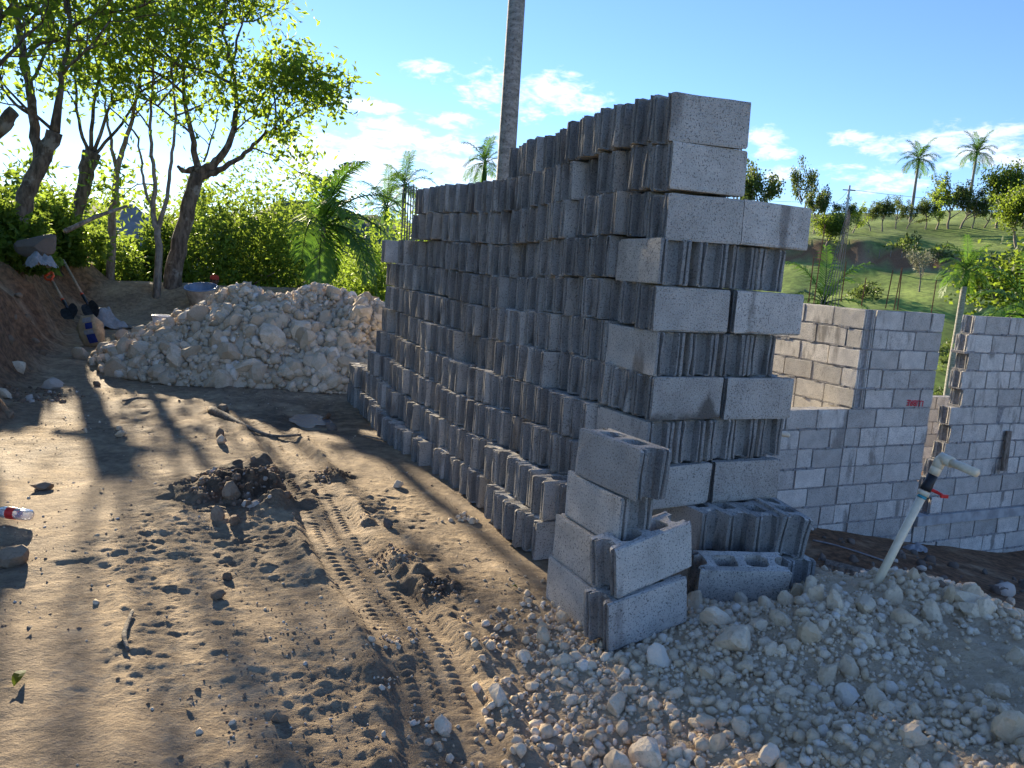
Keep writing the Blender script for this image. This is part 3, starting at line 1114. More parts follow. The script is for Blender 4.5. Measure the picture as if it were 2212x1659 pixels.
colblock((0.213, 3.20), 155, 0.005, 'bottom block of the leaning four-high column by the stack corner')
colblock((0.228, 3.185), 154, 0.203, 'second block up in the leaning four-high column')
colblock((0.262, 3.150), 153, 0.402, 'third block up in the leaning four-high column')
colblock((0.283, 3.090), 150, 0.601, 'sunlit top block of the four-high column, its holes showing', rx=R_(-2.5))
block_from((0.424, 2.660), 57, 0.065, 'nearest grey block, lying on the rubble at the foot of the column', ry=R_(-6))
block_from((0.440, 2.690), 55, 0.272, 'grey block with open holes lying on the nearest block', ry=R_(-8))
p = atz(1503, 1312, 0.03)
block_from((p[0], p[1] + 0.02), 87, 0.045, 'grey block with two open holes leaning back in white rubble', rx=R_(14), ry=R_(-2))

# ------------------------------------------------------------------ block walls of the house
WD = np.array([math.sin(R_(65.5)), math.cos(R_(65.5))])
WN = np.array([-WD[1], WD[0]])          # away from the camera
W0 = np.array([3.42, 7.63])
HB = [block_mesh('wall_block', 40 + i, 0.380, 0.15, 0.184, M['wallblock'], 5, 0.0010) for i in range(3)]
HH = [block_mesh('wall_half_block', 50 + i, 0.181, 0.15, 0.184, M['wallblock'], 5, 0.0010, 0) for i in range(2)]


def on_wall(u, v, off=0.0):
    d = ray(u, v)
    nrm = np.array([WN[0], WN[1], 0])
    q = np.array([W0[0], W0[1], 0]) + nrm * off
    t = ((q - CC) @ nrm) / (d @ nrm)
    P = CC + t * d
    return P, float((P[:2] - W0) @ WD), float(P[2])


def wall(name, label, org, dvec, courses, cat='wall'):
    """courses: (z, s0, s1, shift of the bond, push)"""
    a = math.atan2(dvec[1], dvec[0])
    root = thing(name, label, cat, (org[0], org[1], 0), (0, 0, a))
    mm = MB()
    r2 = random.Random(len(label))
    for (z, s0, s1, half, push) in courses:
        s = s0
        first = True
        while s < s1 - 0.05:
            left = s1 - s
            w = 0.2 if (first and half) or left < 0.3 else 0.4
            if w == 0.4 and r2.random() < 0.08 and left > 0.7:
                w = 0.2
            me = r2.choice(HB) if w == 0.4 else r2.choice(HH)
            link('block', me, root, (s + w / 2, 0.075 + push + r2.gauss(0, 0.0025), z + 0.1 + r2.gauss(0, .002)), (r2.gauss(0, .006), r2.gauss(0, .007), r2.gauss(0, .009) + (math.pi if r2.random() < .5 else 0)))
            s += w
            first = False
        mm.box(((s0 + s1) / 2, 0.075 + push, z + 0.1), (s1 - s0 - 0.06, 0.128, 0.2 - 0.012))
        # mortar squeezed out of the joints
        q_ = s0 + 0.05
        while q_ < s1 - 0.1:
            if r2.random() < 0.5:
                mm.box((q_, 0.075 + push, z + r2.uniform(-0.002, 0.006)), (r2.uniform(0.03, 0.16), r2.uniform(0.152, 0.166), r2.uniform(0.014, 0.026)), Euler((0, r2.gauss(0, 0.05), 0)).to_matrix())
            q_ += r2.uniform(0.08, 0.22)
        # bed joint
        mm.box(((s0 + s1) / 2, 0.075 + push, z + 0.003), (s1 - s0 - 0.012, 0.144, 0.011))
    mm.build('mortar', M['mortar'], root)
    return root


zt = 1.27
Pm, sR, _ = on_wall(2038, 676)
_, sB, _ = on_wall(2106, 681)
s_end = 1.15
cs = []
for i in range(5):
    cs.append((zt - 0.2 * (i + 1), 0.16, s_end + (0.0 if i % 2 == 0 else 0.01), i % 2, 0))
for i in range(5, 13):
    if i % 2 == 0:
        cs.append((zt - 0.2 * (i + 1), -2.25, 0.0, 0, 0))
        cs.append((zt - 0.2 * (i + 1), 0.16, s_end, 0, 0))
    else:
        cs.append((zt - 0.2 * (i + 1), -2.25, s_end, 1, 0))
mid = wall('block_wall', 'unplastered block wall with red writing in the middle of the right side', W0, WD, cs)
# return wall: runs away from the corner, its left side catching the sun
cs = []
for i in range(13):
    cs.append((zt - 0.2 * (i + 1), 0.0 if i % 2 == 0 or i < 5 else 0.2, 3.2, i % 2, 0))
RD = WN.copy()
retw = wall('block_wall', 'sunlit block wall seen edge-on behind the window gap', W0 + WD * 0.155 - WN * 0.008, RD, cs)
cs = []
for i in range(11):
    cs.append((zt - 0.2 * (i + 1), sB + (0.0 if i % 2 == 0 else -0.05) - (0.10 if i >= 5 else 0) - (0.14 if i >= 8 else 0), 5.2, (i + 1) % 2, 0))
for i in range(11, 15):
    cs.append((zt - 0.2 * (i + 1) - 0.12, s_end + 0.02, 5.2, i % 2, 0))
rw = wall('block_wall', 'unplastered block wall cut off by the right edge of the picture', W0, WD, cs)
rb = MB()
rb.box(((s_end + 0.02 + 5.2) / 2, 0.07, zt - 2.26), (5.2 - s_end - 0.04, 0.2, 0.11))
rb.build('footing_beam', M['footing'], rw)
# low wall far behind the door gap
W2 = W0 + WN * 2.6
cs = [(-0.1 - 0.2 * i, s_end - 1.2, 5.2, i % 2, 0) for i in range(1, 7)]
wall('block_wall', 'low block wall seen through the gap between the two tall walls', W2, WD, cs)
# writing
fc = bpy.data.curves.new('writing', 'FONT')
fc.body = 'LLIBRE'
fc.size = 0.088
fc.extrude = 0.0006
fc.offset = 0.0012
fc.align_x = 'CENTER'
fc.align_y = 'CENTER'
tmp = bpy.data.objects.new('tmp', fc)
COL.objects.link(tmp)
dg = bpy.context.evaluated_depsgraph_get()
tme = bpy.data.meshes.new_from_object(tmp.evaluated_get(dg))
bpy.data.objects.remove(tmp)
tme.materials.clear()
tme.materials.append(M['redpaint'])
Pw, sw, zw = on_wall(1976, 870)
tw = link('writing', tme, mid, (sw, -0.006, zw), (R_(90), R_(180 + 3), 0))
tw['label'] = 'red hand-marked letters upside down'
# wooden board leaning on the right wall
P1, s1, z1 = on_wall(2165, 972)
bd_ = thing('wooden_board', 'short weathered board leaning against the right block wall', 'board', (*(W0 + WD * s1 - WN * 0.045), z1 - 0.22), (0, 0, math.atan2(WD[1], WD[0])))
mb = MB()
mb.box((0, 0, 0.22), (0.085, 0.025, 0.46), Euler((R_(-4), R_(3), 0)).to_matrix())
mb.build('plank', M['wood'], bd_)

# ------------------------------------------------------------------ reinforcing bars
def rod(pts, r, name='reinforcing_bar', mat='rebar', parent=None):
    m = MB()
    m.tube(pts, r, 6)
    return m.build(name, M[mat], parent)


def rods(label, plist, r=0.006, mat='rebar', cat='reinforcing bar', group='steel bars rising from the walls'):
    base = np.mean([p[0] for p in plist], axis=0)
    if len(plist) == 1:
        o = rod([np.array(q) - base for q in plist[0]], r, 'reinforcing_bar', mat)
        o.location = base
        return tag(o, label, cat, group)
    t_ = thing('reinforcing_bars', label, cat, base, group=group)
    for q in plist:
        rod([np.array(w) - base for w in q], r, 'bar', mat, t_)
    return t_


def vbar(u, v0, v1, dep, lean=0.0):
    a = atd(u, v0, dep)
    b2 = atd(u + lean, v1, dep)
    return [a - (b2 - a) * 0.15, (a + b2) / 2, b2]


names = ['first', 'second', 'third', 'fourth', 'fifth', 'sixth', 'seventh']
for i, (u, v0, v1, d, ln) in enumerate(((1818, 640, 565, 7.85, 10), (1862, 652, 600, 7.9, 9), (1915, 655, 583, 8.0, 14), (2013, 668, 605, 8.15, 10), (1748, 640, 555, 8.3, 10), (1760, 640, 485, 8.4, 22))):
    rods('rusty steel bar rising from the block wall, ' + nth([3, 4, 5, 7, 1, 2][i]) + ' from the left', [vbar(u, v0, v1, d, ln)])
rods('pair of rusty steel bars tied together on the middle wall', [vbar(1933, 658, 580, 8.05, 15), vbar(1940, 658, 578, 8.06, 9)], cat='reinforcing bars')
rods('bundle of long dark steel bars leaning together above the wall', [vbar(1778 + 7 * i, 640, 452 + 6 * (i % 3), 8.6 + 0.03 * i, 54 - 6.0 * i) for i in range(6)], 0.0045, 'rebarg', 'reinforcing bars')
rods('four thin bars sticking up behind the top of the stack', [vbar(1577 + dx, 640, v1, 7.6 + 0.05 * i, ln) for i, (dx, v1, ln) in enumerate(((-28, 296, 26), (-22, 290, 28), (-10, 292, 30), (-4, 284, 32)))], 0.007, 'rebarg', 'reinforcing bars')
rods('column of dark bars standing beyond the far end of the stack', [vbar(866 + 5.5 * i, 560, 398 + 6 * (i % 2), 9.0 + 0.06 * (i % 3), 6) for i in range(6)], 0.007, 'rebarg', 'reinforcing bars')
# pale wall stub lit by the sun beyond the far end of the stack
p = atd(862, 560, 8.2)
cs = [(p[2] - 0.2 - 0.2 * i + 0.13, 0, 0.6, i % 2, 0) for i in range(9)]
wall('block_pier', 'pale block pier just showing behind the far end of the stack', p[:2], EF, cs, 'pier')

# ------------------------------------------------------------------ standpipe with valve
def standpipe():
    b0 = ghit(1885, 1288)
    dep = float((b0 - CC) @ _F)
    dep = max(3.3, min(dep, 4.2))
    b0 = atd(1880, 1288, dep)
    top = atd(2034, 990, dep - 0.05)
    end = atd(2110, 1022, dep - 0.22)
    t_ = thing('standpipe', 'white plastic water pipe leaning out of the rubble with a tap at its top', 'water pipe', b0)
    ax = top - b0
    L = np.linalg.norm(ax)
    ax /= L
    r = 0.0175
    q = lambda k: ax * (L * k)
    m = MB()
    m.tube([q(-0.12), q(0.3), q(0.74)], r, 14)
    m.build('riser', M['pvc'], t_, True)
    m = MB()
    m.tube([q(0.735), q(0.765)], r * 1.35, 14)
    v = m.build('valve_body', M['pvc'], t_, True)
    m = MB()
    m.tube([q(0.715), q(0.735)], r * 1.08, 14)
    m.tube([q(0.90), q(0.945)], r * 1.1, 14)
    m.build('glue_mark', M['bluetape'], t_, True)
    m = MB()
    m.tube([q(0.77), q(0.80), q(0.82), q(0.88)], [r * 1.25, r * 1.3, r * 1.15, r * 1.15], 14)
    m.build('union', M['black'], t_, True)
    side = np.array([0.75, -0.35, -0.25])
    m = MB()
    m.tube([q(0.79), q(0.79) + side * 0.05, q(0.785) + side * 0.095], [0.008, 0.007, 0.005], 8)
    m.box(q(0.785) + side * 0.085, (0.03, 0.012, 0.014))
    m.build('lever', M['red'], v)
    m = MB()
    m.tube([q(0.885), q(0.95)], r * 1.28, 14)
    e = end - top
    e /= np.linalg.norm(e)
    k = top - b0
    m.tube([k - ax * 0.045, k - ax * 0.012, k + ax * 0.006 + e * 0.006, k + e * 0.02, k + e * 0.055], [r * 1.32] * 5, 14)
    m.build('elbow', M['pvc'], t_, True)
    m = MB()
    m.tube([k + e * 0.03, end - b0], r, 14)
    m.build('spout', M['pvc'], t_, True)


standpipe()
p = atd(1704, 940, 6.9)
o = MB()
o.tube([(-0.25, 0.12, 0.0), (0, 0, 0), (0.005, 0, 0)], [0.022, 0.022, 0.018], 12)
o = o.build('pipe_stub', M['pvc'], None, True)
o.location = p
tag(o, 'short white pipe end poking out right of the stack', 'pipe')

# ------------------------------------------------------------------ stones
def rock_variants(n, subdiv, seed, cuts=15, soft=0.05):
    out = []
    for k in range(n):
        r = np.random.default_rng(seed + k)
        bm = bmesh.new()
        bmesh.ops.create_icosphere(bm, subdivisions=subdiv, radius=1)
        v = np.array([q.co[:] for q in bm.verts])
        f = np.array([[w.index for w in q.verts] for q in bm.faces])
        bm.free()
        v /= np.linalg.norm(v, axis=1)[:, None]
        N = r.normal(size=(cuts, 3))
        N /= np.linalg.norm(N, axis=1)[:, None]
        D = r.uniform(0.58, 0.92, cuts)
        dots = v @ N.T
        rad = np.where(dots > 0.15, D / np.maximum(dots, 0.15), 9).min(1)
        rad = np.minimum(rad, 1.08)
        ph = r.uniform(0, 6, (4, 3))
        nz = sum(np.sin(v @ r.normal(size=3) * q + ph[i, 0]) for i, q in enumerate((2.5, 4, 6, 8))) * 0.25
        rad = rad * (1 + soft * nz)
        v = v * rad[:, None] * r.uniform((0.85, 0.7, 0.6), (1.2, 1.0, 0.9))
        out.append((v, f))
    return out


ROCK_HI = rock_variants(7, 3, 100)
ROCK_MID = rock_variants(8, 2, 200)
ROCK_LO = rock_variants(8, 1, 300, 8)


def rand_rot(r, n):
    q = r.normal(size=(n, 4))
    q /= np.linalg.norm(q, axis=1)[:, None]
    w, x, y, z = q.T
    return np.stack([1 - 2 * (y * y + z * z), 2 * (x * y - w * z), 2 * (x * z + w * y), 2 * (x * y + w * z), 1 - 2 * (x * x + z * z), 2 * (y * z - w * x),
                     2 * (x * z - w * y), 2 * (y * z + w * x), 1 - 2 * (x * x + y * y)], 1).reshape(-1, 3, 3)


def scatter(name, pos, size, variants, mat, seed=0, smooth=True):
    r = np.random.default_rng(seed)
    n = len(pos)
    Rm = rand_rot(r, n)
    k = r.integers(0, len(variants), n)
    tint = r.uniform(0, 1, n)
    Vs, Fs, Ts = [], [], []
    base = 0
    for j, (v, f) in enumerate(variants):
        idx = np.where(k == j)[0]
        if not len(idx):
            continue
        vv = np.einsum('nij,mj->nmi', Rm[idx], v) * size[idx][:, None, None] + pos[idx][:, None, :]
        Vs.append(vv.reshape(-1, 3))
        Fs.append((f[None] + (np.arange(len(idx)) * len(v))[:, None, None]).reshape(-1, 3) + base)
        Ts.append(np.repeat(tint[idx], len(v)))
        base += len(idx) * len(v)
    return npmesh(name, np.concatenate(Vs), np.concatenate(Fs), mat, smooth, {'tint': np.concatenate(Ts)})


def rock_meshes(variants, mat, nm):
    out = []
    for i, (v, f) in enumerate(variants):
        me = npmesh(nm, v, f, mat, True, {'tint': np.full(len(v), i / len(variants))})
        me.set_sharp_from_angle(angle=R_(24))
        out.append(me)
    return out


LIME_HI = rock_meshes(ROCK_HI, M['lime'], 'stone')
LIMEF_MID = rock_meshes(ROCK_MID, M['limefar'], 'stone')
BROWN = rock_meshes(ROCK_MID, M['brownstone'], 'stone')
GREYR = rock_meshes(ROCK_HI, M['greyrock'], 'rock')
CLOD = rock_meshes(ROCK_MID, M['clod'], 'clod')
LIME_MID = rock_meshes(ROCK_MID, M['lime'], 'stone')


def put(name, me, p, s, parent=None, r=random):
    o = link(name, me, parent, p, (r.uniform(0, 6.3), r.uniform(0, 6.3), r.uniform(0, 6.3)))
    o.scale = (s * r.uniform(.85, 1.15), s * r.uniform(.85, 1.15), s * r.uniform(.75, 1.05))
    return o


# --- rubble heap in the right foreground
def in_block_zone(x, y):
    s = (x - C0[0]) * EL[0] + (y - C0[1]) * EL[1]
    f = (x - C0[0]) * EF[0] + (y - C0[1]) * EF[1]
    return ((s > -0.05) & (s < 5) & (f > -0.3) & (f < 0.95))


def rubble_field(n, seed, xr, yr):
    r = np.random.default_rng(seed)
    x = r.uniform(*xr, n)
    y = r.uniform(*yr, n)
    m = mound_h(x, y)
    w = ss(0.0, 0.06, m + 0.05 * fbm(x, y, 5, 3, 7)) * 1.0
    # thinning tail towards the yard
    tail = ss(-0.12, 0.42, x - 0.10 * (y - 2.2) + 0.25 * fbm(x, y, 3, 2, 9)) * ss(3.7, 3.1, y)
    w = np.maximum(w, tail)
    # bare dusty fines on the flank of the heap
    bare = ss(-0.02, 0.18, 0.22 * ss(1.25, 1.7, x) +  fbm(x, y, 1.5, 2, 123) + 0.25 * np.exp(-((x - 1.55) / .35) ** 2 - ((y - 2.45) / .4) ** 2))
    w = w * (1 - 0.9 * bare)
    keep = (r.uniform(0, 1, n) < w) & ~in_block_zone(x, y)
    return x[keep], y[keep], r


heap = thing('rubble_heap', 'heap of pale limestone rubble in the right foreground', 'rubble heap', (1.5, 2.6, 0))
x, y, r = rubble_field(34000, 21, (-0.5, 3.8), (1.45, 4.3))
sz = np.clip(r.lognormal(math.log(0.0098), 0.5, len(x)), 0.004, 0.03)
pos = np.stack([x, y, G(x, y, True) + sz * 0.25], 1)
o = link('small_stones', scatter('small_stones', pos - np.array([1.5, 2.6, 0]), sz, ROCK_LO, M['lime'], 5, False), heap)
o['kind'] = 'stuff'
r = np.random.default_rng(27)
x, y = r.uniform(0.5, 3.2, 9000), r.uniform(1.5, 3.9, 9000)
k = (mound_h(x, y) > 0.05) & ~in_block_zone(x, y) & (fbm(x, y, 4, 3, 29) > -0.12)
x, y = x[k], y[k]
sz = np.clip(r.lognormal(math.log(0.0042), 0.5, len(x)), 0.002, 0.014)
o = link('fine_grit', scatter('fine_grit', np.stack([x - 1.5, y - 2.6, G(x, y, True) + sz * 0.1], 1), sz, ROCK_LO, M['lime'], 28, False), heap)
o['kind'] = 'stuff'
x, y, r = rubble_field(1500, 23, (-0.3, 3.6), (1.5, 4.1))
x, y = x[:210], y[:210]
rr = random.Random(3)
zz = G(x, y, True)
for i in range(len(x)):
    s = min(0.06, max(0.022, rr.lognormvariate(math.log(0.029), 0.35)))
    put('stone', LIME_MID[rr.randrange(8)] if s < 0.05 else LIME_HI[rr.randrange(7)], (x[i] - 1.5, y[i] - 2.6, zz[i] + s * 0.3), s, heap, rr)
# big stones one can pick out in the photograph
for (u, v, s) in ((1548, 1342, 0.072), (1590, 1392, 0.085), (1800, 1305, 0.06), (1760, 1290, 0.055), (1865, 1310, 0.055), (1720, 1285, 0.06), (1700, 1300, 0.05), (2010, 1330, 0.06), (2085, 1300, 0.07), (1790, 1462, 0.05), (1832, 1445, 0.05), (1398, 1640, 0.075), (1330, 1659, 0.06),
                  (1525, 1455, 0.045), (1452, 1500, 0.035), (1520, 1560, 0.04), (1830, 1505, 0.04), (2120, 1325, 0.06), (2180, 1300, 0.06), (1640, 1352, 0.05), (1685, 1340, 0.05), (1215, 1430, 0.038), (1130, 1420, 0.035), (2150, 1500, 0.05), (2180, 1590, 0.06), (1905, 1530, 0.035), (1780, 1560, 0.03),
                  (1930, 1292, 0.05), (2050, 1290, 0.045), (1655, 1310, 0.045), (1735, 1330, 0.04), (2005, 1470, 0.035), (1700, 1500, 0.035), (1610, 1440, 0.035), (1850, 1390, 0.035)):
    p = ghit(u, v + 8)
    put('stone', LIME_HI[rr.randrange(7)], (p[0] - 1.5, p[1] - 2.6, p[2] + s * 0.35), s, heap, rr)
# two sunlit lumps behind the crest beside the pipe
p = atd(1845, 1272, 3.75)
tag(put('loose_stone', LIME_HI[2], p, 0.055), 'round sunlit stone left of the foot of the leaning pipe', 'stone', 'loose stones lying about the yard')
p = atd(1945, 1277, 3.75)
mb = MB()
mb.box((0, 0, 0), (0.16, 0.11, 0.05), Euler((0.25, 0.12, 0.4)).to_matrix(), 0.85)
o = mb.build('broken_slab', M['lime'])
o.location = p
tag(o, 'flat sunlit slab of stone right of the foot of the leaning pipe', 'stone slab')

# --- the big limestone pile
PC = np.array([-2.75, 9.75])


def pile_h(x, y):
    # ridge running left to right, tail to the left
    a = ((x - PC[0]) / 1.75)
    a = np.where(x < PC[0], (x - PC[0]) / 2.35, a)
    b2 = (y - PC[1] - 0.12 * (x - PC[0])) / 1.85
    rr_ = np.sqrt(a * a + b2 * b2)
    h = 1.22 * np.clip(1 - rr_, 0, 1) ** 0.78
    h = np.where(x > PC[0], np.maximum(h, 0.92 * np.clip(1 - np.sqrt(((x + 2.05) / 1.25) ** 2 + ((y - 9.55) / 1.7) ** 2), 0, 1) ** 0.75), h)
    return h * (1 + 0.5 * fbm(x, y, 1.3, 3, 66)) - 0.05


pile = thing('stone_pile', 'big pile of pale limestone rock behind the stack on the left', 'stone pile', (PC[0], PC[1], 0))
n = 120
px, py = np.meshgrid(np.linspace(-5.7, -0.3, n), np.linspace(7.4, 12.2, n))
ph_ = pile_h(px, py).ravel()
gg = G(px.ravel(), py.ravel())
Vp = np.stack([px.ravel() - PC[0], py.ravel() - PC[1], np.where(ph_ > 0.03, gg + ph_ - 0.02, gg - 0.12) + 0.03 * fbm(px.ravel(), py.ravel(), 6, 3, 3)], 1)
ii = (np.arange(n - 1)[:, None] * n + np.arange(n - 1)[None, :]).ravel()
link('fines', npmesh('fines', Vp, np.stack([ii, ii + 1, ii + n + 1, ii + n], 1), M['limefar'], True, {'tint': np.full(n * n, 0.1)}), pile)
r = np.random.default_rng(31)


def pile_points(N, seed):
    r = np.random.default_rng(seed)
    x = r.uniform(-5.8, -0.4, N)
    y = r.uniform(7.4, 11.6, N)
    h = pile_h(x, y)
    k = (h > 0.0)
    return x[k], y[k], h[k], r


x, y, h, r = pile_points(9000, 32)
sz = np.clip(r.lognormal(math.log(0.036), 0.42, len(x)), 0.015, 0.08)
o = link('small_stones', scatter('small_stones', np.stack([x - PC[0], y - PC[1], G(x, y) + h + sz * 0.25], 1), sz, ROCK_LO, M['limefar'], 6, False), pile)
o['kind'] = 'stuff'
x, y, h, r = pile_points(1200, 33)
fr = np.argsort(y - 0.6 * r.uniform(0, 3, len(y)))[:270]
g0 = G(x, y)
for i in fr:
    s = min(0.21, max(0.065, rr.lognormvariate(math.log(0.088), 0.33)))
    if h[i] > 0.8 and s > 0.12:
        s = 0.1
    put('stone', LIMEF_MID[rr.randrange(8)], (x[i] - PC[0], y[i] - PC[1], g0[i] + h[i] + s * 0.22), s, pile, rr)
for (u, v, s) in ((495, 770, 0.19), (540, 800, 0.18), (470, 745, 0.15), (505, 700, 0.15), (435, 690, 0.17), (480, 835, 0.17), (340, 810, 0.14), (585, 690, 0.14), (660, 740, 0.17), (245, 800, 0.12), (300, 770, 0.15), (270, 735, 0.16), (720, 640, 0.15), (175, 775, 0.14)):
    p = atz(u, v + 15, 0.0)
    # stones rest on the slope
    d = ray(u, v)
    ts = np.linspace(5, 14, 600)
    Q = CC + ts[:, None] * d
    hit = Q[:, 2] < G(Q[:, 0], Q[:, 1]) + np.maximum(pile_h(Q[:, 0], Q[:, 1]), 0)
    q = Q[int(np.argmax(hit))] if hit.any() else p
    put('stone', LIMEF_MID[rr.randrange(8)], (q[0] - PC[0], q[1] - PC[1], q[2] + s * 0.2), s, pile, rr)

# --- loose stones lying about the yard, each a thing
LS = 'loose stones lying about the yard'


def loose(u, v, s, kind, label, sink=0.35):
    p = ghit(u, v)
    me = {'brown': BROWN, 'lime': LIME_MID, 'clod': CLOD, 'grey': GREYR}[kind]
    return tag(put('loose_stone', me[rr.randrange(len(me))], (p[0], p[1], gz(p[0], p[1]) + s * (1 - sink) * 0.6), s), label, 'stone', LS)


for a in ((95, 1060, 0.062, 'brown', 'brown stone casting a shadow on the mud above the bottle'),
          (35, 1218, 0.085, 'brown', 'dark brown stone at the left edge below the bottle'),
          (262, 945, 0.05, 'lime', 'lower of two small pale stones in the sunny yard'),
          (257, 930, 0.038, 'lime', 'upper of two small pale stones in the sunny yard'),
          (957, 1572, 0.045, 'lime', 'white stone with a long shadow in the front mud'),
          (480, 892, 0.075, 'brown', 'brown stone by the far end of the tyre track'),
          (475, 945, 0.06, 'brown', 'brown stone just below the wooden strip'),
          (478, 958, 0.05, 'lime', 'pale flat stone below the wooden strip'),
          (110, 840, 0.09, 'clod', 'dark lump of soil at the foot of the red bank'),
          (40, 812, 0.10, 'lime', 'large dirty white stone at the foot of the red bank'),
          (5, 860, 0.07, 'lime', 'white stone cut by the left edge under the bank'),
          (20, 905, 0.06, 'brown', 'brown stone cut by the left edge under the bank'),
          (498, 1078, 0.075, 'brown', 'reddish stone stuck in the dark soil heap'),
          (470, 1122, 0.05, 'brown', 'small stone in front of the dark soil heap'),
          (505, 1132, 0.045, 'clod', 'small dark clod in front of the soil heap'),
          (605, 1560, 0.032, 'brown', 'small round stone in the front mud'),
          (470, 1295, 0.035, 'brown', 'tan stone half sunk in the front mud'),
          (715, 930, 0.05, 'grey', 'grey chip of block beside the puddle'),
          (838, 1140, 0.03, 'grey', 'small grey chip of block on the track edge'),
          (860, 1052, 0.04, 'lime', 'pale crumb of mortar beside the tyre track'),
          (185, 935, 0.03, 'lime', 'tiny pale stone near the left of the yard'),
          (705, 905, 0.05, 'clod', 'dark lump at the rim of the puddle'),
          (490, 1250, 0.03, 'clod', 'small dark clod in the packed mud'),
          (310, 805, 0.06, 'lime', 'pale stone rolled away from the big pile'),
          (210, 835, 0.05, 'clod', 'dark clod between the bank and the pile')):
    loose(*a)

# clods of turned soil
def clods(u, v, rad, n, smax, lab, mat='clod', seed=1):
    c = atz(u, v)
    r = np.random.default_rng(seed)
    a = r.uniform(0, 6.28, n)
    d = rad * np.sqrt(r.uniform(0, 1, n)) * r.uniform(0.5, 1, n)
    x, y = c[0] + np.cos(a) * d, c[1] + np.sin(a) * d * 1.1
    sz = np.clip(r.lognormal(math.log(smax * 0.3), 0.55, n), 0.005, smax)
    P = np.stack([x, y, G(x, y, True) - sz * 0.05], 1)
    o = link('soil_clods', scatter('soil_clods', P, sz, ROCK_LO, M[mat], seed, False))
    tag(o, lab, 'soil', None, 'stuff')


clods(520, 1065, 0.42, 420, 0.034, 'dark clods of turned soil left of the tyre track', seed=41)
clods(715, 1030, 0.17, 100, 0.022, 'dark clods along the right edge of the tyre track', seed=42)
clods(850, 1210, 0.15, 110, 0.02, 'lump of crumbling mud beside the tyre track', seed=43)
clods(950, 1272, 0.12, 90, 0.018, 'crumbs of mud near the block column', seed=44)
clods(720, 1380, 0.6, 220, 0.012, 'crumbs of churned mud in the front yard', 'clod', seed=45)
clods(700, 1600, 0.5, 120, 0.010, 'crumbs of dark mud in the nearest ground', 'clod', seed=46)
clods(60, 850, 0.5, 120, 0.06, 'dark crumbled soil under the red bank', seed=47)
clods(1960, 1180, 1.2, 260, 0.07, 'dark rubble and soil in the dip before the walls', seed=48)
# grit and pebbles trodden into the yard
r = np.random.default_rng(52)
n = 9000
y = 1.6 + 8.0 * r.uniform(0, 1, n) ** 1.6
x = r.uniform(-3.6, 0.5, n) * np.clip(y / 3.2, 0.6, 1.3)
k = (fbm(x, y, 1.4, 3, 53) + r.uniform(-0.25, 0.25, n) > 0.02) & ~in_block_zone(x, y)
x, y = x[k], y[k]
sz = np.clip(r.lognormal(math.log(0.0042), 0.55, len(x)), 0.0018, 0.022)
for mt, sel, lab in (('clod', r.uniform(0, 1, len(x)) < 0.6, 'dark crumbs and grit trodden into the yard'), ('lime', None, 'pale grit trodden into the yard')):
    kk = sel if sel is not None else ~last
    last = kk
    o = link('grit', scatter('grit', np.stack([x[kk], y[kk], G(x[kk], y[kk], True) - sz[kk] * 0.15], 1), sz[kk], ROCK_LO, M[mt], 54))
    tag(o, lab, 'grit', None, 'stuff')
# stones showing in the soil of the dip
r = np.random.default_rng(50)
x = r.uniform(1.9, 5.5, 260)
y = r.uniform(3.8, 7.4, 260)
sz = np.clip(r.lognormal(math.log(0.03), 0.6, 260), 0.01, 0.11)
o = link('rubble_bits', scatter('rubble_bits', np.stack([x, y, G(x, y, True) + sz * .2], 1), sz, ROCK_MID, M['greyrock'], 51))
tag(o, 'grey bits of rubble in the dark soil before the walls', 'rubble', None, 'stuff')

# ------------------------------------------------------------------ vegetation builders
def leaf_mesh(name, P, size, mat, r, aspect=0.42, droop=0.25, axis_dir=None, tint=None):
    """P (n,3) leaf bases; folded lance-shaped leaves of two quads' worth of triangles"""
    n = len(P)
    D = r.normal(size=(n, 3))
    if axis_dir is not None:
        D = D * 0.75 + axis_dir
    D[:, 2] -= droop
    D /= np.linalg.norm(D, axis=1)[:, None] + 1e-9
    S_ = np.cross(D, r.normal(size=(n, 3)))
    S_ /= np.linalg.norm(S_, axis=1)[:, None] + 1e-9
    N = np.cross(D, S_)
    L = (size * r.uniform(0.65, 1.25, n))[:, None]
    mid = P + D * L * 0.5
    V = np.stack([P, mid + S_ * L * aspect * 0.5 + N * L * 0.10, P + D * L - N * L * 0.06, mid - S_ * L * aspect * 0.5 + N * L * 0.10], 1).reshape(-1, 3)
    b = np.arange(n)[:, None] * 4
    F = np.concatenate([b + np.array([[0, 1, 2]]), b + np.array([[0, 2, 3]])])
    t = r.uniform(0, 1, n) if tint is None else np.clip(tint + r.normal(0, 0.18, n), 0, 1)
    return npmesh(name, V, F, mat, False, {'tint': np.repeat(t, 4)})


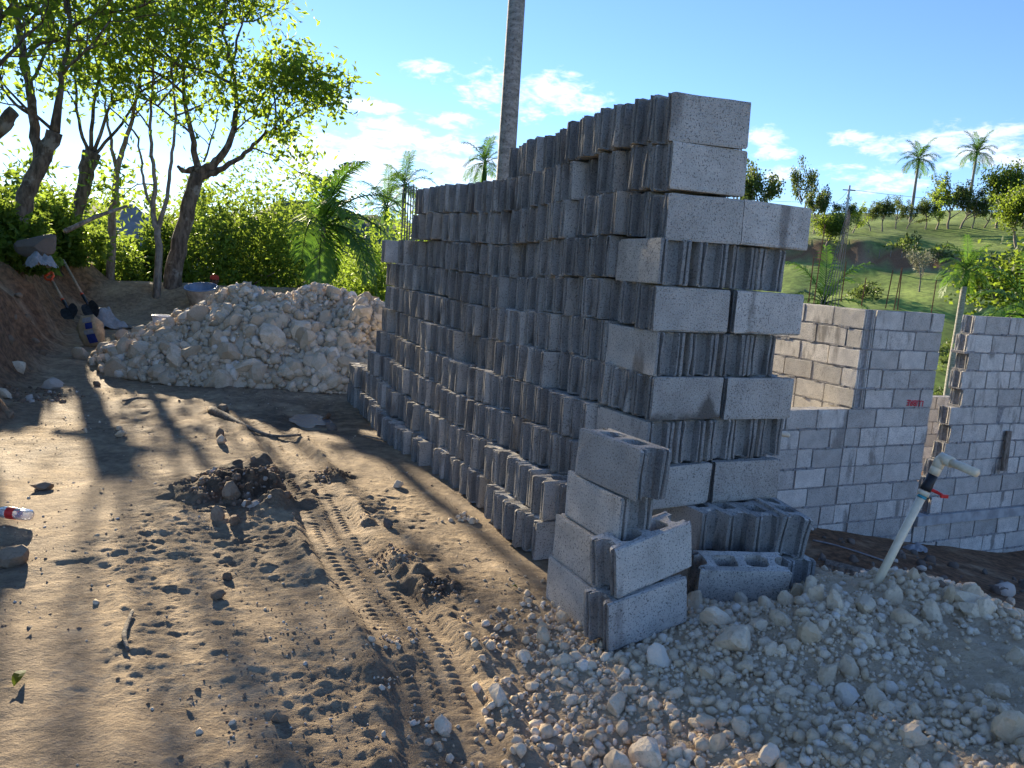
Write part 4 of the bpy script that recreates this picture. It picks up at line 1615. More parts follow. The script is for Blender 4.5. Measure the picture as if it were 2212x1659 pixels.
def grow(start, d, length, rad, level, r, tubes, tips, spec):
    """one limb and its children"""
    n = 6 if level < 2 else 4
    pts = [np.array(start, float)]
    d = np.array(d, float) / np.linalg.norm(d)
    for i in range(n):
        d = d + r.normal(0, spec['wob'], 3) + np.array([0, 0, spec['up'] * (1 if level else 0.3)])
        d /= np.linalg.norm(d)
        pts.append(pts[-1] + d * length / n)
    pts = np.array(pts)
    tubes.append((pts, np.linspace(rad, rad * 0.45, n + 1), 7 if level == 0 else 5))
    if level >= spec['levels'] - 1:
        for t in (0.35, 0.6, 0.8, 1.0):
            i = min(n, int(t * n))
            tips.append((pts[i], d.copy()))
        return
    k = spec['kids'][level]
    for j in range(k):
        t = r.uniform(0.35, 1.0) if j else 1.0
        i = min(n, int(round(t * n)))
        side = r.normal(size=3)
        side -= (side @ d) * d
        side /= np.linalg.norm(side)
        nd = d * r.uniform(0.5, 1.0) + side * r.uniform(0.4, 0.95)
        nd[2] += 0.2
        grow(pts[i], nd, length * r.uniform(0.5, 0.8), rad * 0.5 * (1.15 - 0.4 * t), level + 1, r, tubes, tips, spec)


def make_tree(name, label, limbs, leafmat, barkmat, seed, leaf=0.15, per=26, spread=0.2, spec=None, group=None, sprout=None, cat='tree'):
    """limbs: list of (points, radii) drawn by hand; sprouts grow from them"""
    r = np.random.default_rng(seed)
    spec = spec or dict(wob=0.16, up=0.06, levels=3, kids=(4, 3))
    base = np.array(limbs[0][0][0], float)
    tubes, tips = [], []
    for pts, rad in limbs:
        P = polyresample(np.array(pts, float), max(6, 4 * len(pts)))
        P[1:-1] += r.normal(0, 0.012, P[1:-1].shape)
        R2 = np.interp(np.linspace(0, 1, len(P)), np.linspace(0, 1, len(rad)), rad)
        tubes.append((P, R2, 9))
    for (start, d, L, rad) in (sprout or []):
        grow(start, d, L, rad, 0, r, tubes, tips, spec)
    root = thing(name, label, cat, base, group=group)
    m = MB()
    for P, R2, n in tubes:
        m.tube(P - base, R2, n)
    m.build('trunk', M[barkmat], root, True)
    if tips:
        tp = np.array([t[0] for t in tips])
        td = np.array([t[1] for t in tips])
        n = len(tp)
        idx = np.repeat(np.arange(n), per)
        keep = r.uniform(0, 1, len(idx)) < np.repeat(r.uniform(0.35, 1.0, n), per)
        idx = idx[keep]
        P = tp[idx] + r.normal(0, spread, (len(idx), 3))
        tint = np.clip(0.5 + r.normal(0, 0.22, n), 0, 1)[idx]
        link('crown', leaf_mesh('crown', P - base, leaf, M[leafmat], r, axis_dir=td[idx] * 0.4, tint=tint), root)
    return root


def px_limb(pts, dep):
    return [atd(u, v, dep + (w[0] if w else 0)) for (u, v, *w) in pts]


TG = 'trees along the left bank'


def left_tree(label, dep, limbs, sprouts, seed, leafmat='leafA', bark='bark', **kw):
    L = []
    for pts, rad in limbs:
        L.append((px_limb(pts, dep), [q * 0.80 for q in rad]))
    L[0][0][0][2] = min(L[0][0][0][2], gz(L[0][0][0][0], L[0][0][0][1]) - 0.05)
    sp_ = []
    for (u, v, du, dv, ln, rad) in sprouts:
        a = atd(u, v, dep)
        b2 = atd(u + du, v + dv, dep)
        dd = (b2 - a) / np.linalg.norm(b2 - a)
        dd = dd + np.random.default_rng(seed + int(u)).normal(0, 0.3, 3) * np.array([0.3, 1, 0.2])
        sp_.append((a, dd, ln, rad))
    return make_tree('broadleaf_tree', label, L, leafmat, bark, seed, sprout=sp_, group=TG, **kw)


# tree 1: thick forked trunk at the left edge
left_tree('thick forked tree leaning right at the left edge of the picture', 12.2,
          [([(30, 520), (45, 460), (80, 370), (118, 285)], [0.20, 0.17, 0.15, 0.15]), ([(85, 360), (70, 250), (50, 120), (25, -40)], [0.12, 0.085, 0.07, 0.05]),
           ([(118, 285), (130, 180), (150, 60), (140, -60)], [0.10, 0.05, 0.035, 0.03])],
          [(50, 120, -30, -80, 1.2, 0.03), (60, 180, 60, -60, 1.1, 0.03), (135, 160, 50, -60, 1.2, 0.03), (150, 60, 50, -50, 1.2, 0.03), (30, 20, 50, -60, 1.3, 0.03), (118, 285, -70, -40, 1.0, 0.03), (30, -20, -40, -60, 1.3, .03), (145, -20, 60, -60, 1.4, .03), (70, 250, -60, -40, 1.0, .03), (40, 60, 40, -50, 1.2, .03), (150, 40, -40, -60, 1.2, .03), (140, -20, 20, -60, 1.3, .03), (60, 120, 40, -60, 1.1, .03)], 201, 'leafA', per=8, spread=0.20)
# tree 2: pollard with a knob and many thin shoots
left_tree('pollarded tree with a knobbly head and thin upright shoots', 14.2,
          [([(152, 530), (168, 450), (185, 390), (198, 330)], [0.17, 0.14, 0.15, 0.20]), ([(195, 340), (205, 200), (235, 60), (240, -60)], [0.05, 0.035, 0.03, 0.02]),
           ([(200, 335), (240, 220), (262, 120), (280, 30)], [0.045, 0.03, 0.025, 0.02]), ([(190, 335), (165, 230), (160, 120)], [0.045, 0.03, 0.02]), ([(205, 335), (268, 260), (300, 200)], [0.04, 0.03, 0.02])],
          [(235, 60, 30, -60, 1.1, 0.025), (205, 200, -40, -60, 0.9, 0.02), (262, 120, 50, -40, 1.1, 0.025), (280, 30, 40, -60, 1.2, 0.025), (165, 230, -50, -60, 0.9, 0.02), (160, 120, 10, -60, 1.0, 0.02), (300, 200, 60, -40, 1.0, 0.02), (240, 0, -30, -50, 1.2, 0.02), (240, 220, 60, -10, 0.9, 0.02), (240, -20, 40, -50, 1.3, .02), (235, 60, -50, -40, 1.1, .02), (280, 30, 60, -10, 1.1, .02)], 202, 'leafA', per=8, spread=0.20)
# tree 3: slim mottled trunk
left_tree('slim mottled tree between the pollard and the dark-trunked tree', 14.6,
          [([(238, 520), (243, 460), (252, 390), (262, 330), (285, 260), (305, 150), (320, 40)], [0.10, 0.085, 0.075, 0.06, 0.045, 0.03, 0.02]), ([(255, 370), (235, 280), (225, 200)], [0.05, 0.03, 0.02])],
          [(285, 260, 50, -40, 1.1, 0.025), (305, 150, -40, -60, 1.1, 0.025), (320, 40, 30, -60, 1.3, 0.025), (320, 60, 60, -20, 1.2, 0.025), (225, 200, -20, -60, 1.0, 0.02), (300, 190, 70, 0, 1.1, 0.02)], 203, 'leafA', 'barkpale', per=7, spread=0.22)
# tree 4: dark leaning trunk with a spreading limb to the right
left_tree('dark leaning tree with a long limb reaching right over the pile', 14.4,
          [([(368, 650), (380, 560), (402, 470), (428, 375)], [0.22, 0.19, 0.17, 0.16]), ([(428, 375), (470, 345), (500, 300), (510, 230), (500, 140), (470, 40)], [0.12, 0.09, 0.07, 0.055, 0.04, 0.025]),
           ([(425, 385), (470, 370), (525, 335), (570, 295), (620, 265)], [0.09, 0.07, 0.05, 0.035, 0.02]), ([(428, 375), (415, 290), (395, 200), (400, 90)], [0.09, 0.06, 0.045, 0.03]), ([(420, 365), (400, 370), (385, 360)], [0.08, 0.05, 0.04])],
          [(510, 230, 50, -50, 0.8, 0.03), (500, 140, 50, -60, 0.9, 0.03), (470, 40, 20, -60, 1.4, 0.03), (500, 180, -60, -40, 1.1, 0.03), (570, 295, 30, -50, 0.9, 0.02), (595, 280, 20, -90, 0.9, 0.025), (620, 265, 40, -10, 0.8, 0.018), (610, 270, 50, -50, 0.8, 0.018), (540, 320, 50, 10, 0.7, 0.018), (395, 200, -50, -50, 1.2, 0.03), (400, 90, -20, -60, 1.4, 0.03), (400, 100, 60, -50, 1.4, 0.03), (415, 290, -60, -30, 1.0, 0.025), (470, 60, 60, -40, 0.9, 0.03), (440, 350, 40, -60, 1.0, 0.02), (500, 290, 60, -30, .6, .02), (585, 290, 40, -60, .8, .02), (470, 40, -40, -50, 1.1, .03), (480, 70, 10, -60, 1.1, .03), (400, 90, 30, -60, 1.2, .03), (395, 150, -50, -40, 1.0, .03)], 204, 'leafA', per=10, spread=0.2)
# tree 5: slender pale stems in front of the bushes
left_tree('slender pale tree with three thin stems beside the dark trunk', 14.0,
          [([(338, 600), (342, 520), (332, 460), (335, 380), (325, 280), (330, 180)], [0.09, 0.075, 0.06, 0.045, 0.035, 0.025]), ([(338, 500), (360, 430), (372, 340), (378, 250), (370, 150)], [0.06, 0.045, 0.035, 0.03, 0.02]), ([(335, 470), (310, 390), (300, 300)], [0.04, 0.03, 0.02])],
          [(325, 280, -40, -50, 0.9, 0.02), (330, 180, 20, -60, 1.1, 0.02), (378, 250, 50, -40, 0.9, 0.02), (370, 150, 30, -60, 1.2, 0.02), (300, 300, -30, -50, 0.9, 0.02), (340, 230, 40, -40, 1.0, 0.02), (335, 400, -50, -10, 0.7, 0.015)], 205, 'leafA', 'barkpale', per=7, spread=0.22)
# tree 6: trunk cut by the left edge
left_tree('tree cut by the left edge with a broken stub', 10.5,
          [([(-70, 420), (-40, 330), (0, 275), (30, 240)], [0.2, 0.17, 0.13, 0.10]), ([(-10, 290), (-20, 160), (0, 40), (-10, -60)], [0.07, 0.05, 0.04, 0.03])],
          [(0, 40, 40, -50, 1.0, 0.03), (-20, 160, 50, -40, 1.0, 0.03), (-10, -30, 30, -50, 1.1, 0.03), (-20, 130, -40, -30, 1.0, .03)], 206, 'leafB', per=10, spread=0.22)
# added trees on the same bank, out of view, to darken the stack
for i, (x, y, lab) in enumerate(((-6.2, 6.2, 'broad tree on the bank left of the picture'), (-7.5, 2.0, 'second added broad shade tree on the bank left of the picture'))):
    z = gz(x, y)
    b_ = np.array([x, y, z - 0.1])
    make_tree('broadleaf_tree', lab, [([b_, b_ + np.array([0.1, 0, 1.2]), b_ + np.array([0.25, 0.1, 2.4])], [0.2, 0.16, 0.13])], 'leafB', 'bark', 230 + i, leaf=0.24, per=34, spread=0.35, group=TG,
              sprout=[(b_ + np.array([0.2, 0.1, 1.4 + 0.3 * k]), (math.cos(k * 2.4 + i), math.sin(k * 2.4 + i), 0.9), 2.0, 0.07) for k in range(6)])
# thin leaning dead stem
a, b2 = atd(140, 500, 10.5), atd(275, 445, 11.2)
m = MB()
m.tube([np.zeros(3), (b2 - a) * 0.5 + np.array([0, 0, 0.03]), b2 - a], [0.035, 0.03, 0.02], 8)
o = m.build('fallen_log', M['barkpale'], None, True)
o.location = a
tag(o, 'bare stem lying aslant among the trunks on the left bank', 'dead stem')


# ---- bushes
def bush(label, cx, cy, cz, rx, ry, rz, n, leaf, mat, seed, group, clump=90, name='bush', cat='bush'):
    r = np.random.default_rng(seed)
    C = r.normal(size=(clump, 3))
    C /= np.linalg.norm(C, axis=1)[:, None]
    C *= (r.uniform(0.35, 1.0, clump) ** 0.5)[:, None]
    C[:, 2] = np.abs(C[:, 2]) * 1.0 - 0.12
    C *= (1 + 0.35 * np.sin(C[:, 0:1] * 5 + seed) * np.cos(C[:, 1:2] * 4))
    idx = r.integers(0, clump, n)
    P = C[idx] * np.array([rx, ry, rz]) + r.normal(0, 1, (n, 3)) * np.array([rx, ry, rz]) * 0.11
    P[:, 2] = np.maximum(P[:, 2], -0.1)
    tint = np.clip(r.normal(0.5, 0.28, clump), 0, 1)[idx]
    root = thing(name, label, cat, (cx, cy, cz), group=group)
    link('foliage', leaf_mesh('foliage', P, leaf, M[mat], r, tint=tint, axis_dir=C[idx] * 0.5), root)
    m = MB()
    for k in range(6):
        e = C[r.integers(0, clump)] * np.array([rx, ry, rz]) * 0.8
        m.tube([np.array([r.normal(0, .15), r.normal(0, .15), -0.4]), e * 0.4 + np.array([0, 0, .1]), e], [0.05, 0.03, 0.012], 5)
    m.build('stem', M['bark'], root, True)
    return root


BG = 'bushes behind the stone pile'
for i, (u, v, dep, wpx, hpx, mat, lab) in enumerate((
        (500, 600, 17.5, 120, 190, 'leafC', 'yellow-green bush right behind the dark leaning tree'),
        (600, 600, 19, 130, 235, 'leafC', 'tall bright bush behind the top of the stone pile'),
        (660, 595, 21, 80, 200, 'leafA', 'yellowish bush left of the young palm'),
        (440, 610, 19.5, 110, 210, 'leafB', 'dark bush deep behind the leaning trunk'),
        (570, 560, 24, 160, 250, 'leafB', 'dark green bush rising above the bright ones'),
        (770, 600, 26, 90, 110, 'leafA', 'low olive bush right of the young palm'),
        (835, 600, 24, 75, 165, 'leafA', 'olive bush beside the far end of the stack'),
        (880, 590, 27, 70, 190, 'leafC', 'yellow-green bush just behind the far end of the stack'),
        (330, 590, 18, 90, 110, 'leafC', 'bright low bush among the slender stems'),
        (240, 560, 15.5, 90, 90, 'leafC', 'bright low bush below the pollarded tree'),
        (120, 540, 13.5, 90, 110, 'leafC', 'sunny weeds behind the thick forked tree'),
        (20, 560, 11.0, 80, 120, 'leafC', 'leafy bush at the left edge above the bank'),
        (700, 560, 30, 120, 190, 'leafB', 'dark bush behind the young palm'))):
    top = atd(u, v - hpx, dep)
    b0 = atd(u, v, dep)
    hgt = (top[2] - b0[2])
    gzv = min(b0[2], float(G(np.array([b0[0]]), np.array([b0[1]]))[0]) + 0.1)
    bush(lab, b0[0], b0[1], gzv, wpx / FPX * dep, wpx / FPX * dep * 0.9, top[2] - gzv, 5200, 0.16 if dep > 16 else 0.13, mat, 300 + i, BG, 110)
# distant belt of trees that closes the view on the left
for i in range(13):
    az_ = R_(-40 + i * 3.0 + (i % 3) * 0.8)
    dd = 34 + (i * 37 % 11)
    x, y = math.sin(az_) * dd, math.cos(az_) * dd
    z = float(G(np.array([x]), np.array([y]))[0])
    bush('distant green tree in the belt beyond the bushes, ' + nth(i + 1) + ' from the left', x, y, z, 2.6, 2.4, 3.2 + (i * 7 % 4) * 0.5 + (1.2 if az_ < -0.35 else 0), 3000, 0.32, ('leafB', 'leafA', 'leafB', 'leafC')[i % 4], 340 + i, 'belt of trees beyond the bushes', 70, 'distant_tree', 'tree')


# ---- undergrowth on the bank
r = np.random.default_rng(71)
n = 60000
y = r.uniform(4.5, 19, n)
x = foot_x(y) - 0.75 - np.abs(r.normal(0, 1.5, n))
w = fbm(x, y, 0.9, 3, 77)
k = (w > -0.12)
x, y, w = x[k], y[k], w[k]
z = G(x, y) + np.abs(r.normal(0, 0.22, len(x))) * (0.5 + 1.5 * np.clip(w + 0.2, 0, 1))
o = link('undergrowth', leaf_mesh('undergrowth', np.stack([x, y, z], 1), 0.10, M['leafC'], r, tint=np.clip(0.5 + w, 0, 1), axis_dir=np.array([0, 0, 0.5])))
tag(o, 'low leafy weeds covering the top of the left bank', 'undergrowth', None, 'stuff')
# hanging weeds along the back of the yard
n = 26000
x = r.uniform(-12, 1.0, n)
y = 18.6 + 0.15 * (x + 6) + np.abs(r.normal(0, 1.3, n))
z = G(x, y) + np.abs(r.normal(0, 0.35, n)) * (0.6 + fbm(x, y, 0.6, 3, 78))
o = link('weeds', leaf_mesh('weeds', np.stack([x, y, z], 1), 0.13, M['leafC'], r, tint=np.clip(0.45 + fbm(x, y, 1.2, 2, 79), 0, 1), axis_dir=np.array([0, 0, 0.4])))
tag(o, 'tall weeds behind the soil berm at the end of the yard', 'weeds', None, 'stuff')


# ---- palms
def frond(m_pts, r, length, droop, nleaf, leaflen, V, F, T, rachis, az, el, start, t0):
    d = np.array([math.sin(az) * math.cos(el), math.cos(az) * math.cos(el), math.sin(el)])
    side = np.array([math.cos(az), -math.sin(az), 0])
    n = 14
    pts = [start]
    dd = d.copy()
    for i in range(n):
        dd = dd + np.array([0, 0, -droop / n * (0.5 + 1.4 * i / n)])
        dd /= np.linalg.norm(dd)
        pts.append(pts[-1] + dd * length / n)
    pts = np.array(pts)
    rachis.append((pts, np.linspace(0.03, 0.006, n + 1) * length / 2.5))
    T_ = np.gradient(pts, axis=0)
    T_ /= np.linalg.norm(T_, axis=1)[:, None]
    ts = np.linspace(0.12, 1.0, nleaf)
    for t in ts:
        f = t * n
        i = min(n - 1, int(f))
        p = pts[i] + (pts[i + 1] - pts[i]) * (f - i)
        up = np.cross(side, T_[i])
        L = leaflen * (0.45 + 0.75 * math.sin(math.pi * min(1, t * 0.9 + 0.08))) * r.uniform(0.85, 1.1)
        for sg in (-1, 1):
            ld = side * sg * 0.85 + T_[i] * 0.75 + up * r.uniform(-0.15, 0.35)
            ld /= np.linalg.norm(ld)
            tipd = ld + np.array([0, 0, -0.75])
            tipd /= np.linalg.norm(tipd)
            wv = np.cross(ld, up)
            wv /= np.linalg.norm(wv) + 1e-9
            wd = leaflen * 0.045
            mid = p + ld * L * 0.5
            end = mid + tipd * L * 0.5
            b = len(V)
            V += [p - wv * wd * .5, p + wv * wd * .5, mid + wv * wd, mid - wv * wd, end]
            F += [(b, b + 1, b + 2), (b, b + 2, b + 3), (b + 3, b + 2, b + 4)]
            T += [t0] * 5


def palm(label, base, height, trad, nf, flen, seed, nleaf=34, wind=None, lean=(0, 0), name='palm_tree', droop=1.9, mat='leafP', group='palms around the site', shaft=True, bulge=True):
    r = np.random.default_rng(seed)
    root = thing(name, label, 'palm', base, group=group)
    H = np.array([lean[0], lean[1], height])
    ts = np.linspace(0, 1, 12)
    P = np.stack([H[0] * ts ** 1.4, H[1] * ts ** 1.4, H[2] * ts], 1)
    P[0, 2] = -0.4
    rad = trad * (1.12 - 0.30 * ts + (0.16 * np.exp(-((ts - 0.45) / 0.22) ** 2) if bulge else 0))
    m = MB()
    m.tube(P, rad, 12)
    m.build('trunk', M['palmbark'], root, True)
    topz = H.copy()
    if shaft:
        m = MB()
        m.tube([topz - np.array([0, 0, 0.02]), topz + np.array([0, 0, height * 0.05]), topz + np.array([0, 0, height * 0.11])], [trad * 0.85, trad * 0.95, trad * 0.45], 10)
        m.build('crownshaft', M['leafP'], root, True)
        topz = topz + np.array([0, 0, height * 0.10])
    for k in range(nf):
        az = k * 2.399 + r.uniform(-0.2, 0.2)
        u = k / nf
        if wind is not None:
            az = wind + ((az - wind + math.pi) % (2 * math.pi) - math.pi) * 0.62
        el = R_(78 - 95 * u + r.uniform(-6, 6))
        V, F, T, rach = [], [], [], []
        frond(None, r, flen * r.uniform(0.85, 1.1), droop * (0.55 + 0.6 * u), nleaf, flen * 0.26, V, F, T, rach, az, el, topz, float(np.clip(r.normal(0.5, 0.25), 0, 1)))
        fo = link('frond', npmesh('frond', np.array(V), np.array(F), M[mat], False, {'tint': np.array(T)}), root)
        m = MB()
        m.tube(rach[0][0], rach[0][1], 5)
        m.build('stalk', M['leafP'], fo, True)
    return root


def ground_at(u, v, dep):
    p = atd(u, v, dep)
    return np.array([p[0], p[1], float(G(np.array([p[0]]), np.array([p[1]]))[0])])


# young palm by the pile: dark trunk, long drooping fronds
b0 = ground_at(690, 590, 15.2)
palm('young palm with long drooping fronds behind the stone pile', b0, atd(690, 490, 15.2)[2] - b0[2], 0.11, 13, 1.75, 401, 40, wind=R_(85), droop=2.3, shaft=False, bulge=False)
# the tall grey trunk behind the stack
b0 = ground_at(1075, 640, 15)
tp = atd(1165, -760, 15)
palm('tall grey palm trunk rising behind the stack and out of the picture', b0, tp[2] - b0[2], 0.172, 18, 4.0, 402, 30, lean=(tp[0] - b0[0], tp[1] - b0[1]), bulge=False)
# palms further off: crown centre in the photograph, base on the terrain
for i, (u, v, dep, hgt, fl, nf, lab) in enumerate((
        (874, 402, 60, None, 2.6, 16, 'far palm with a thin trunk over the far end of the stack'),
        (836, 450, 45, None, 2.3, 14, 'pale palm left of the far end of the stack'),
        (1048, 352, 55, None, 2.3, 14, 'far palm top peeping over the stack beside the tall trunk'),
        (1985, 345, 118, None, 3.7, 18, 'tall royal palm on the hill crest, left one of two'),
        (2110, 330, 122, None, 3.7, 18, 'tall royal palm on the hill crest beside the round tree'),
        (2088, 585, 46, None, 2.1, 17, 'royal palm in the valley between the two tall walls'),
        (2240, 690, 26, None, 2.6, 16, 'palm cut by the right edge above the right wall'),
        (1780, 655, 30, None, 2.3, 12, 'low palm fronds just above the middle wall'))):
    c = atd(u, v, dep)
    z0 = float(G(np.array([c[0]]), np.array([c[1]]))[0])
    palm(lab, (c[0], c[1], z0), max(0.6, (c[2] - z0) / 1.10), 0.20 if dep > 40 else 0.16, nf, fl, 410 + i, 26)


# ---- trees on the hill
def hill_tree_meshes(seed, tall, leafmat, n=1500, spr=1.0):
    r = np.random.default_rng(seed)
    tubes, tips = [], []
    spec = dict(wob=0.14, up=0.05, levels=3, kids=(4, 3))
    grow(np.array([0, 0, -0.5]), (r.normal(0, .08), r.normal(0, .08), 1), tall * 0.55, tall * 0.028, 0, r, tubes, tips, spec)
    for k in range(4):
        a = r.uniform(0, 6.28)
        grow(np.array([0, 0, tall * r.uniform(0.3, 0.5)]), (math.cos(a), math.sin(a), 1.1), tall * 0.32, tall * 0.014, 1, r, tubes, tips, spec)
    m = MB()
    for P, R2, nn in tubes:
        m.tube(P, R2, 5)
    trunk = m.mesh('trunk', M['barkpale'], True)
    tp = np.array([t[0] for t in tips])
    ti = r.integers(0, len(tp), n)
    P = tp[ti] + r.normal(0, tall * 0.05 * spr, (n, 3))
    tint = np.clip(r.normal(0.5, 0.25, len(tp)), 0, 1)[ti]
    crown = leaf_mesh('crown', P, tall * 0.04, M[leafmat], r, 0.7, tint=tint)
    return trunk, crown


HT = [hill_tree_meshes(500 + i, 6.0, ('leafF', 'leafF', 'leafA', 'leafF', 'leafB')[i], (2600, 3400, 2400, 1900, 5000)[i], (.75, .8, .8, .75, 1.6)[i]) for i in range(5)]
HS = hill_tree_meshes(520, 6.0, 'leafS', 1000, 0.9)


def hill_tree(u, vbase, vtop, var, label, dep=None, scale_x=1.0):
    p = ghit(u, vbase, 8, 260) if dep is None else ground_at(u, vbase, dep)
    depth = float((p - CC) @ _F)
    top = atd(u, vtop, depth)
    sc = max(0.3, (top[2] - p[2]) / 6.0)
    root = thing('hill_tree', label, 'tree', p, (0, 0, (u * 0.37) % 6.28), group='trees on the far hill')
    tr, cr = HT[var] if var < 5 else HS
    for nm, me in (('trunk', tr), ('crown', cr)):
        q = link(nm, me, root)
        q.scale = (sc * scale_x, sc * scale_x, sc)


hill_tree(1628, 520, 345, 1, 'spreading tree right behind the top of the stack', 112, 0.8)
hill_tree(1722, 520, 350, 0, 'thin tree with a flat crown right of the stack top', 114, 0.55)
hill_tree(1755, 520, 400, 1, 'smaller tree in front of the thin flat-crowned one', 110, 0.7)
hill_tree(1780, 545, 458, 4, 'round dark bush beside the utility pole', None, 1.3)
for i, (u, vb, vt, var) in enumerate(((1815, 505, 432, 0), (1842, 505, 436, 2), (1880, 500, 440, 0), (1905, 500, 425, 1), (1935, 497, 430, 3), (1958, 497, 436, 0), (2000, 495, 425, 1), (2022, 495, 400, 2), (2050, 495, 385, 3), (2075, 494, 395, 0), (2100, 494, 420, 1), (2125, 492, 410, 2), (2195, 490, 400, 1))):
    hill_tree(u, vb, vt, var, 'small tree in the row on the hill crest, ' + nth(i + 1) + ' from the left', None, 0.95)
hill_tree(2152, 492, 352, 4, 'big round dark tree on the hill crest at the right', None, 0.85)
hill_tree(2200, 545, 400, 4, 'dark tree on the hill at the right edge', None, 1.0)
hill_tree(1985, 630, 525, 5, 'silvery pale tree on the shaded slope', None, 0.7)
hill_tree(2190, 620, 520, 4, 'dark leafy tree above the palm by the right edge', 60, 1.2)
for i, (u, v) in enumerate(((1960, 540), (2030, 560), (2130, 600), (2060, 800), (2020, 860), (2045, 760), (2180, 570), (1870, 640))):
    p = ghit(u, v, 8, 260)
    dp = float((p - CC) @ _F)
    k = dp / 100
    bush('dark shrub on the grassy slope, ' + nth(i + 1) + ' listed from the crest down', p[0], p[1], p[2], 2.4 * k, 2.2 * k, 1.9 * k, 500, 0.5 * k, 'leafF', 560 + i, 'shrubs on the slope', 30, 'shrub', 'shrub')

# ---- utility poles and wires on the hill
def upole(u, v0, v1, label):
    p = ghit(u, v0, 8, 260)
    dep = float((p - CC) @ _F)
    h = atd(u + (v0 - v1) * 0.155, v1, dep)[2] - p[2]
    root = thing('utility_pole', label, 'utility pole', p, group='utility poles on the hill')
    m = MB()
    m.tube([(0, 0, -0.5), (0, 0, h * 0.6), (0, 0, h)], [0.22, 0.18, 0.13], 8)
    m.build('shaft', M['pole'], root, True)
    m = MB()
    m.box((0, 0, h - 0.6), (1.6, 0.12, 0.12))
    m.build('crossarm', M['wood'], root)
    return p + np.array([0, 0, h - 0.5])


t1 = upole(1820, 520, 403, 'tall pale pole left of the hill palms')
t2 = upole(1775, 505, 430, 'short pale pole left of the taller pole')
m = MB()
for a, b2 in ((t1, t2), (t2, t2 + np.array([-26, -4, 0.5])), (t1, t1 + np.array([40, 10, 2.0]))):
    q = [a + (b2 - a) * t - np.array([0, 0, 3.2 * t * (1 - t)]) - t1 for t in np.linspace(0, 1, 9)]
    m.tube(q, 0.022, 4)
o = m.build('overhead_wire', M['wire'])
o.location = t1
tag(o, 'thin overhead wire strung between the hill poles', 'wire')
# fence posts on the hill crest path
for i, u in enumerate(range(1850, 2210, 24)):
    p = ghit(u, 556 + (u - 1850) * 0.09, 8, 260)
    m = MB()
    m.tube([(0, 0, -0.3), (0.03, 0, 1.2)], [0.07, 0.06], 5)
    o = m.build('fence_post', M['wood'])
    o.location = p
    tag(o, 'thin fence post along the cut bank on the hill, ' + nth(i + 1) + ' from the left', 'fence post', 'fence posts on the hill')

# ------------------------------------------------------------------ things at the far left of the yard
# grey heap of sand seen between the trunks
c = ground_at(285, 560, 21)
n = 60
hx, hy = np.meshgrid(np.linspace(-2.6, 2.6, n), np.linspace(-2.0, 2.0, n))
hz = 1.75 * np.clip(1 - np.sqrt((hx / 2.5) ** 2 + (hy / 1.9) ** 2), 0, 1) ** 0.85 * (1 + 0.25 * fbm(hx, hy, 0.8, 3, 4)) - 0.05
ii = (np.arange(n - 1)[:, None] * n + np.arange(n - 1)[None, :]).ravel()
M['sand'] = plain('grey_sand', (0.25, 0.25, 0.25), 0.95, 0, 0.15, 6, 0.02)
o = link('sand_heap', npmesh('sand_heap', np.stack([hx.ravel(), hy.ravel(), hz.ravel() + 0.25], 1), np.stack([ii, ii + 1, ii + n + 1, ii + n], 1), M['sand'], True), None, c)
tag(o, 'smooth grey heap of sand seen between the left tree trunks', 'sand heap')


def along(a, b2, t):
    return a + (b2 - a) * t


def shovel(label, u0, v0, u1, v1, dep0, dep1, dhandle):
    """u0,v0: handle end; u1,v1: tip of the blade"""
    a, b2 = atd(u0, v0, dep0), atd(u1, v1, dep1)
    base = b2.copy()
    root = thing('shovel', label, 'shovel', base, group='tools leaning on the left bank')
    q = lambda t: along(a, b2, t) - base
    ax = (b2 - a) / np.linalg.norm(b2 - a)
    side = np.cross(ax, np.array([0.3, -1, 0.2]))
    side /= np.linalg.norm(side)
    nrm = np.cross(side, ax)
    m = MB()
    m.tube([q(0.14 if dhandle else 0.0), q(0.4), q(0.60)], 0.020, 10)
    m.build('shaft', M['handle'], root, True)
    m = MB()
    m.tube([q(0.57), q(0.60)], 0.0235, 10)
    m.build('collar', M['orange'], root, True)
    if dhandle:
        m = MB()
        m.tube([q(0.17), q(0.12)], [0.024, 0.022], 10)
        for sg in (-1, 1):
            m.tube([q(0.12), q(0.09) + side * sg * 0.05, q(0.03) + side * sg * 0.058, q(0.0) + side * sg * 0.05], 0.016, 8)
        m.tube([q(0.0) - side * 0.055, q(0.0) + side * 0.055], 0.017, 8)
        m.build('grip', M['orange'], root, True)
    m = MB()
    m.tube([q(0.60), q(0.68), q(0.76)], [0.024, 0.022, 0.018], 10)
    m.build('socket', M['steel'], root, True)
    # dished pointed blade
    rows = [(0.73, 0.075), (0.76, 0.10), (0.84, 0.115), (0.92, 0.10), (0.97, 0.06), (1.0, 0.012)]
    V, F = [], []
    for t, w in rows:
        for j in range(-2, 3):
            V.append(q(t) + side * (w * j / 2) + nrm * (0.012 * (abs(j) - 1) + 0.05 * (t - 0.73)))
    for layer in (0, 1):
        off = layer * len(rows) * 5
        for i in range(len(rows) - 1):
            for j in range(4):
                f = (off + i * 5 + j, off + i * 5 + j + 1, off + (i + 1) * 5 + j + 1, off + (i + 1) * 5 + j)
                F.append(f if layer == 0 else f[::-1])
    V = V + [v - nrm * 0.004 for v in V]
    m = MB()
    m.add(V, F)
    m.build('blade', M['steel'], root)


shovel('shovel with an orange D-shaped grip leaning on the red bank', 104, 592, 160, 690, 10.9, 10.3, True)
shovel('shovel with a bare wooden shaft leaning behind the cement bag', 136, 562, 208, 690, 11.7, 11.2, False)


